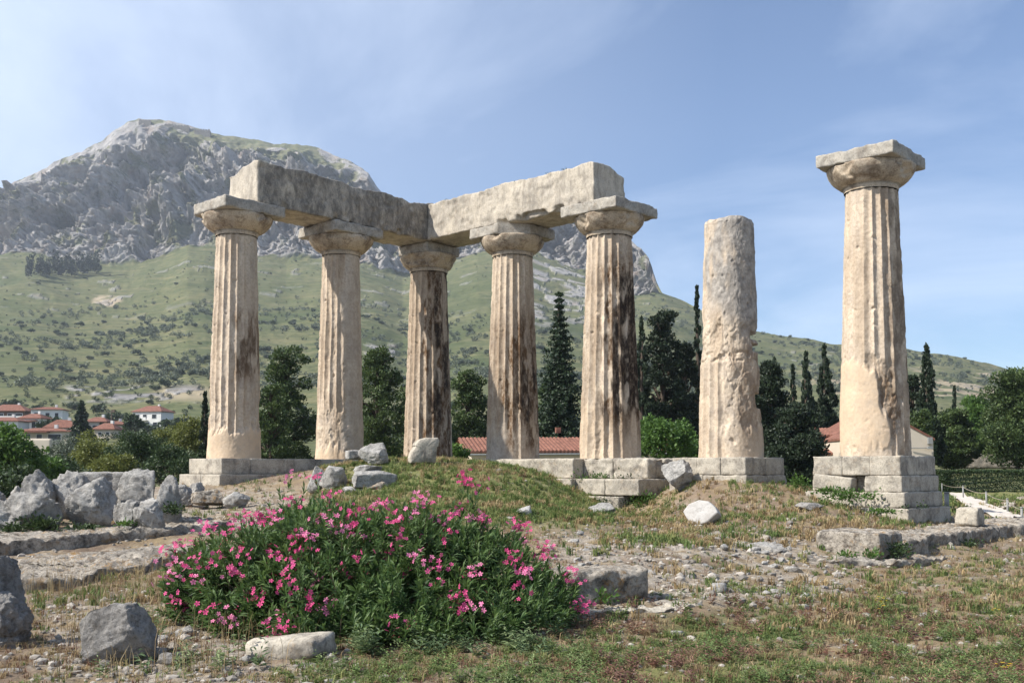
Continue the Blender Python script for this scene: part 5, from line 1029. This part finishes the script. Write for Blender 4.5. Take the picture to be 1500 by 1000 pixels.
c = at(163, 634, 228); t = thing('utility_pole', c, "wooden utility pole with a crossarm among the red roofs", 'utility pole'); m = MB(); m.tube([c - np.array([0, 0, 2]), c + np.array([0, 0, 5.2])], [.16, .11], 8); m.build('pole', M['wood'], t); m = MB(); m.box(c + np.array([0, -.14, 4.7]), (.9, .06, .07)); m.box(c + np.array([.5, -.14, 4.9]), (.25, .16, .3)); m.build('crossarm', M['wood'], t)
c = at(56, 700, 120); tag(obj('garden_wall', *(lambda vq: (vq[0] + at(56, 662, 120), vq[1]))(rbox((1.6, .25, 1.6), .3, .03, .01, 8)), M['beige'], loc=c), "bit of pale garden wall seen between the left trees", 'wall')

# long low building behind the temple
def tiled_roof(mb, p0, p1, run, rise, rows=0.33):
    """one slope as a sheet of half round tile rows; p0-p1 eaves, run towards +y, rise up"""
    L = np.linalg.norm(p1 - p0); n = int(L / .055); s = np.linspace(0, 1, n); dx = (p1 - p0) / L; nrm = np.array([-dx[1], dx[0], 0]); w = np.abs(np.sin(np.arange(n) * pi / 4)) * .06; m = 12; k = np.linspace(0, 1, m)
    v = p0 + s[None, :, None] * (p1 - p0) + nrm * (k * run)[:, None, None] + np.array([0, 0, 1.0]) * ((k * rise)[:, None] + w[None] - .01 * ((np.arange(m) % 2))[:, None])[..., None]
    mb.add(v.reshape(-1, 3), gridf(m, n)); b = v - np.array([0, 0, .12]); mb.add(b.reshape(-1, 3), gridf(m, n)[:, ::-1])
    mb.add(np.stack([v[0], b[0]]).reshape(-1, 3), gridf(2, n)[:, ::-1])
c0, c1 = at(684, 661, 55), at(1040, 659, 58); t = thing('long_low_building', (*((c0 + c1) / 2)[:2], 0.2), "long low building with a red tiled roof and pale wall behind the temple", 'building'); ax = (c1 - c0); Lb = np.linalg.norm(ax[:2]); az = math.atan2(ax[1], ax[0])
m = MB(); mid = (c0 + c1) / 2; nb = np.array([-sin(az), cos(az), 0]); m.box(np.array([mid[0], mid[1], 1.1]) + nb * 3.0, (Lb / 2 - .3, 2.8, 1.42), az); m.build('wall', M['beige'], t)
m = MB(); tiled_roof(m, c0, c1, 3.0, 0.82); e0, e1_ = c0 + nb * 6.0, c1 + nb * 6.0; tiled_roof(m, e1_, e0, 3.0, 0.82); m.build('roof', M['roof'], t)
m = MB(); pth = c0 + np.array([0, -.02, -.18]); m.tube([pth + nb * -.05, c1 + np.array([0, -.02, -.18]) + nb * -.05], [.06, .06], 6); m.build('gutter', M['metal'], t)
q = c0 + ax * .42 + nb * 3.0; m = MB(); m.box(q + np.array([0, 0, 1.25]), (.14, .14, .16), az); m.build('chimney', M['roof'], t)

# two storey pink house behind the tall column
def gable(mb, c, hw, hd, he, rise, rz):
    k = np.array([(-hw, -hd, 0), (hw, -hd, 0), (hw, hd, 0), (-hw, hd, 0), (-hw, -hd, he), (hw, -hd, he), (hw, hd, he), (-hw, hd, he), (0, -hd, he + rise), (0, hd, he + rise)], float); mb.add(rotz(k, rz) + c, [(0, 1, 5, 4), (1, 2, 6, 5), (2, 3, 7, 6), (3, 0, 4, 7), (5, 6, 9, 8), (7, 4, 8, 9)], [(4, 5, 8), (6, 7, 9)])
t = thing('pink_house', (*at(1280, 690, 64)[:2], 0.2), "pale pink two storey house with red tiled roofs behind the tall column", 'house'); g0 = at(1302, 700, 62)
hwg = 66 / F * 62; eav = at(1366, 641, 62)[2] - .2; rid = at(1302, 607, 62)[2] - .2
m = MB(); gable(m, np.array([g0[0], g0[1] + 4, .2]), hwg, 4.0, eav - 0.0, rid - eav, 0.0); m.build('wall', M['beige'], t)
m = MB()
for sg in (-1, 1):
    k = np.array([(0, -4.05, rid - eav + .10), (0, 4.3, rid - eav + .12), (sg * (hwg + .08), 4.3, -.02), (sg * (hwg + .08), -4.05, -.02)]); k2 = k - np.array([0, 0, .14]); b0 = np.array([g0[0], g0[1] + 4, eav + .2]); m.add(np.concatenate([k, k2]) + b0, [(0, 1, 2, 3), (7, 6, 5, 4), (0, 3, 7, 4), (1, 5, 6, 2), (3, 2, 6, 7), (0, 4, 5, 1)])
m.build('roof', M['roof'], t)
w0 = at(1120, 700, 66); w1 = at(1262, 700, 66); wc = (w0 + w1) / 2; eh = at(0, 638, 66)[2] - .2; m = MB(); m.box((wc[0], wc[1] + 3.2, .2 + eh / 2), ((w1 - w0)[0] / 2, 3.0, eh / 2)); m.build('wing_wall', M['beige'], t)
m = MB(); tiled_roof(m, np.array([w0[0] - .3, 65.7, eh + .22]), np.array([w1[0], 65.7, eh + .22]), 3.6, 0.6); m.build('wing_roof', M['roof'], t)
m = MB(); pr0 = at(1196, 664, 64); pr1 = at(1262, 664, 64); tiled_roof(m, pr0, pr1, 2.0, .55); m.build('porch_roof', M['roof'], t)
for x0, x1, y0, y1, dd in [(1215, 1231, 644, 654, 66.1), (1245, 1256, 644, 654, 66.1), (1170, 1186, 668, 692, 66.1)]:
    a, b = at(x0, y0, dd), at(x1, y1, dd); m = MB(); m.box(((a[0] + b[0]) / 2, 66.16, (a[2] + b[2]) / 2), ((b[0] - a[0]) / 2, .08, (a[2] - b[2]) / 2)); fo = m.build('window', M['brown'], t); m = MB(); m.box(((a[0] + b[0]) / 2, 66.07, (a[2] + b[2]) / 2), ((b[0] - a[0]) / 2 - .06, .04, (a[2] - b[2]) / 2 - .06)); m.build('pane', M['pane'], fo)
a = at(1350, 656, 61.9); m = MB(); m.tube([a + np.array([-.7, 0, 0]), a + np.array([.35, -.1, 0])], [.03, .03], 6); m.box(a + np.array([.45, -.12, .02]), (.14, .1, .08)); m.build('wall_lamp', M['metal'], t); a = at(1362, 645, 61.9); m = MB(); m.box(a, (.13, .12, .2)); m.build('junction_box', M['metal'], t)
m = MB(); a = at(1160, 690, 65); m.tube([np.array([a[0], 65, .2]), np.array([a[0], 65, 3.2])], [.06, .06], 6); m.build('drainpipe', M['metal'], t)

# ------------------------------------------------------------------ right side: path, hedge, wall, fence, ruins
L_ = np.array([(1391, 722), (1397, 730), (1412, 741), (1436, 752), (1462, 763), (1484, 772), (1500, 779)]); R_ = np.array([(1412, 722), (1428, 730), (1450, 740), (1476, 750), (1505, 761), (1530, 770), (1550, 776)]); rowsv = []
for (ax_, ay_), (bx_, by_) in zip(L_, R_):
    def gp2(px, py):
        d = 30.0
        for _ in range(40):
            q = at(px, py, d); zz = gz(q[0], q[1]); d *= 1 + .15 * np.clip((q[2] - zz) / 1.0, -1, 1)
        return at(px, py, d)
    a, b = gp2(ax_, ay_), gp2(bx_, by_); rowsv.append(np.array([a + (b - a) * s for s in np.linspace(0, 1, 9)]))
v = np.array(rowsv); k = np.linspace(0, len(v) - 1, 50); v = np.stack([[np.interp(k, np.arange(len(v)), v[:, j, c_]) for c_ in range(3)] for j in range(9)], 0).transpose(2, 0, 1); v[..., 2] = near_z(v[..., 0], v[..., 1]) + .05
tag(obj('path', v.reshape(-1, 3), gridf(50, 9), M['path']), kind='structure')
def leafbox(name, c, h, rz, n, leaf, mat, label, cat, seed, group=None):
    r = np.random.default_rng(seed); u = r.uniform(-1, 1, (n, 3)); ax_ = r.integers(0, 3, n); s = np.sign(u[np.arange(n), ax_]); u[np.arange(n), ax_] = s * r.uniform(.86, 1.02, n); p = u * np.asarray(h); p[:, 2] += .08 * gn(p * 1.1, seed); v, q = leafquads(rotz(p, rz) + c, u * .5 + np.array([0, 0, .3]), leaf, leaf * .6, r, .7)
    f = np.zeros((n * 4, 4)); f[:, 0] = np.repeat(np.clip(.3 + .25 * r.normal(size=n) + .2 * gn(p, 4), 0, 1), 4); return tag(obj(name, v, q, M[mat], loc=np.asarray(c) - np.array([0, 0, h[2]]), feat=f, smooth=False), label, cat, group)
a, b = at(1372, 709, 62), at(1560, 706, 62); zg = gz((a[0] + b[0]) / 2, 62); leafbox('hedge', ((a[0] + b[0]) / 2, 62, zg + .62), ((b[0] - a[0]) / 2, .8, .68), radians(2), 26000, .11, 'dark', "long clipped green hedge beyond the pale path", 'hedge', 811)
a, b = at(1384, 678, 90), at(1560, 676, 90); zg = gz((a[0] + b[0]) / 2, 90); v, q = rbox(((b[0] - a[0]) / 2, .3, .62), .12, .06, .05, 812); tag(obj('stone_wall', v + np.array([(a[0] + b[0]) / 2, 90, zg + .6]), q, M['wallst'], loc=((a[0] + b[0]) / 2, 90, zg)), "low rubble wall in the shade of the right pines", 'wall')
FP = [(1387, 722, 745, .07, "thick grey fence post at the corner of the tall column's base"), (1411, 712, 729, .03, "thin fence post at the far bend of the path"), (1445, 721, 739, .03, "thin fence post halfway along the path"), (1476, 731, 751, .03, "thin fence post near the right edge"), (1497, 744, 768, .03, "thin fence post at the right edge"), (1380, 708, 721, .03, "farthest fence post before the hedge")]
pts = []
for k, (px, y0, y1, rd, lb) in enumerate(FP):
    b = gp2(px, y1); h = (y1 - y0) / F * b[1]; t = thing('fence_post', b, lb, 'fence post', 'posts of the rope fence'); m = MB(); m.tube([b - np.array([0, 0, .1]), b + np.array([0, 0, h])], [rd, rd], 8); m.build('shaft', M['metal'], t, smooth=True)
    m = MB(); m.tube([b + np.array([0, 0, h]), b + np.array([0, 0, h + .03])], [rd * 1.25, rd * 1.1], 8); m.build('cap', M['metal'], t, smooth=True); pts.append(b + np.array([0, 0, h * .93]))
m = MB(); P_ = []
for a, b in [(5, 1), (1, 2), (2, 3), (3, 4)]:
    for s in np.linspace(0, 1, 9)[:-1]: P_.append(pts[a] + (pts[b] - pts[a]) * s - np.array([0, 0, .25 * s * (1 - s)]))
P_.append(pts[4]); m.tube(P_, [.010] * len(P_), 5); tag(m.build('fence_rope', M['wallst'], loc=pts[1]), "sagging pale rope strung between the thin fence posts", 'rope')
for k in range(14):
    px = rng.uniform(1425, 1520); py = rng.uniform(721, 742) + (px - 1425) * .1; b = gp2(px, py); s = rng.uniform(.10, .26); v, f = rock_mesh((s, s * .7, s * .45), 2300 + k, 3, 9); tag(obj('ruin_stone', v + b + np.array([0, 0, s * .2]), f, M['ledge'], loc=b), "scattered ruin stone in the grass beyond the path", 'stone', 'ruin stones beyond the path')
p, PX, PY, r = scatter(1800, lambda X, Y, p: band(X, 1360, 1760, 10) * band(p[:, 1], 26, 60, 2) , 22, 62, 61); inpath = (PX > np.interp(PY, L_[:, 1], L_[:, 0])) & (PX < np.interp(PY, R_[:, 1], R_[:, 0])); p = p[~inpath]
blades(p, 10, r.uniform(.10, .22, len(p)), .03, .8, GREEN[r.integers(0, 4, len(p))], r, 'lawn_grass', "green lawn grass beside the pale path", 'grass')

# plants in the joints and at the feet of the bases
def tuft(px, py, d, w, h, label, seed, mat='bright', n=260, leaf=.075):
    r = np.random.default_rng(seed); c = at(px, py, d); u = r.normal(size=(n, 3)); p = c + u * np.array([w / F * d * .32, .10, h / F * d * .28]); p[:, 1] -= .05; v, q = leafquads(p, u + np.array([0, -.3, .6]), leaf, leaf * .6, r, .6); f = np.zeros((n * 4, 4)); f[:, 0] = np.repeat(r.uniform(0, .8, n), 4); tag(obj('wall_weed', v, q, M[mat], loc=c, feat=f, smooth=False), label, 'weed', 'weeds growing in the stones')
o5 = CP[4]
tuft(870, 700, 28.0, 40, 16, "leafy weed under the broken block below the black streaked column", 901); tuft(925, 703, 27.6, 44, 18, "dark leafy weed on the right of the broken steps", 902, 'dark'); tuft(900, 736, 27.0, 50, 14, "weed on the lowest of the broken steps", 903, 'dark'); tuft(950, 736, 26.6, 36, 28, "bushy weed at the right end of the broken steps", 904, n=380)
tuft(1246, 726, 22.6, 60, 16, "bright weed under the tilted block of the tall base", 905, n=420); tuft(1215, 718, 22.9, 40, 10, "low weed at the left foot of the tall base", 906); tuft(1322, 741, 22.4, 10, 8, "tiny weed at the corner step of the tall base", 907, 'dark', 60, .05); tuft(1350, 740, 22.5, 12, 8, "small dark weed on the shaded step of the tall base", 908, 'dark', 60, .05); tuft(1290, 748, 22.1, 34, 8, "weed along the bottom step of the tall base", 909, n=160)
tuft(1168, 708, 25.2, 24, 22, "green plant in the gap between the two right bases", 910, n=320); tuft(1316, 806, 17.2, 26, 22, "dark weed in the corner of the foundation wall", 911, 'dark', 300, .06); tuft(1275, 812, 16.8, 20, 16, "bright weed at the foot of the broad low block", 912, n=160, leaf=.06); tuft(1240, 812, 16.7, 22, 10, "straggling weed before the broad low block", 913, n=100, leaf=.06); tuft(1418, 795, 19.6, 26, 12, "weed beneath the shaded foundation wall", 914, 'dark', 160, .06)
tuft(62, 768, 18.3, 50, 22, "dark green weed at the foot of the squared boulder", 915, 'dark', 420); tuft(20, 774, 18.2, 34, 16, "weed under the rounded dark pocked boulder", 916, 'dark', 220); tuft(125, 771, 18.2, 34, 8, "low weed below the biggest boulder", 917, 'dark', 160); tuft(185, 766, 18.0, 16, 8, "little weed below the egg shaped boulder", 918, 'bright', 80); tuft(255, 744, 19.0, 22, 14, "brown green tuft right of the pyramid shaped boulder", 919, 'dark', 160)
tuft(885, 873, 11.1, 30, 22, "ivy like plant before the squared grey block", 920, 'bright', 60, .06)
for k, (sa, lb) in enumerate([(1.6, "tiny weed on the right beam near the inner corner"), (3.9, "dry weed on the middle of the right beam's top"), (4.6, "brown weed on the right beam, beyond its middle"), (5.9, "wispy weed near the end of the right beam"), (6.6, "smallest weed at the end of the right beam's top")]):
    q = F2(CP[2], sa, -.62, ZB + HB - .04); a, b = proj(q); tuft(float(a), float(b), q[1], 9, 5, lb, 930 + k, 'olive', 60, .045)
# yellow flowers
r = np.random.default_rng(66)
for k, (px, py, d) in enumerate([(1290, 886, 11.5), (1284, 880, 11.7), (1296, 879, 11.7), (1290, 893, 11.3), (1478, 995, 7.9), (1468, 992, 8.0), (1395, 850, 15), (1462, 905, 11.0)]):
    c = at(px, py, d); b = np.array([c[0], c[1], gz(c[0], c[1])]); hh = max(c[2], b[2] + .12); t = thing('yellow_flower', b, "small yellow wildflower in the foreground weeds", 'flower', 'yellow wildflowers'); m = MB(); m.tube([b, np.array([c[0], c[1], hh])], [.003, .002], 4, (.12, .2, .05, 1)); m.build('stalk', M['grass'], t); m = MB()
    for j in range(3):
        q = np.array([c[0], c[1], hh]) + r.normal(size=3) * .018
        for a_ in range(7): th = a_ * .9; m.add(np.array([q, q + np.array([cos(th - .3), sin(th - .3), .2]) * .014, q + np.array([cos(th), sin(th), .15]) * .022, q + np.array([cos(th + .3), sin(th + .3), .2]) * .014]), [(0, 1, 2, 3)], None, (.75, .5, .03, 1))
    m.build('blossom', M['petal'], t)

# fortress on the summit
for k, (x0, x1, y0, lb) in enumerate([(205, 222, 168, "ruined fortress wall on the left of the summit"), (241, 254, 172, "low fortress wall stump in the middle of the summit"), (255, 276, 174, "broken fortress wall left of the square tower on the summit"), (285, 308, 177, "square fortress tower at the right of the summit")]):
    xm = (x0 + x1) / 2; dr_ = float(ip(DR, np.array([xm]))[0]) - 12; p = far_point(xm, 1.96); top = p + np.array([0, 0, [4, 1.5, 3.5, 8][k]]); w = (x1 - x0) / F * p[1] / 2; zb = p[2] - 9; c = np.array([top[0], p[1], zb]); r = np.random.default_rng(k)
    t = thing('fortress_wall', c, lb, 'fortress', 'walls of the hilltop fortress'); m = MB(); h = top[2] - zb; m.box(c + np.array([0, 0, h * .42]), (w, 5.0, h * .42), .15); m.build('wall', M['fort'], t); nm = max(3, int(w / 2))
    for j in range(nm):
        m = MB(); m.box(c + np.array([-w + (j + .5) * 2 * w / nm, -2 + .3 * (j - nm / 2) * .15, h * .84 + h * .06]), (w / nm * .62, 1.6, h * .06 * r.uniform(.7, 1.7)), .15); m.build('battlement', M['fort'], t)

# ------------------------------------------------------------------ haze
hm = bpy.data.materials.new('haze_air'); hm.use_nodes = True; ht = hm.node_tree; ht.nodes.clear(); ho = ht.nodes.new('ShaderNodeOutputMaterial'); pv = ht.nodes.new('ShaderNodeVolumePrincipled')
pv.inputs['Color'].default_value = (0.80, 0.88, 1.0, 1); pv.inputs['Density'].default_value = 0.00013; pv.inputs['Anisotropy'].default_value = 0.2; ht.links.new(pv.outputs[0], ho.inputs['Volume'])
m = MB(); m.box((150, 940, 310), (2950, 1020, 352)); ho_ = m.build('haze', hm, loc=(150, 940, -42)); tag(ho_, kind='stuff')
ho_['label'] = "thin bluish haze in front of the mountain"; ho_['category'] = 'haze'
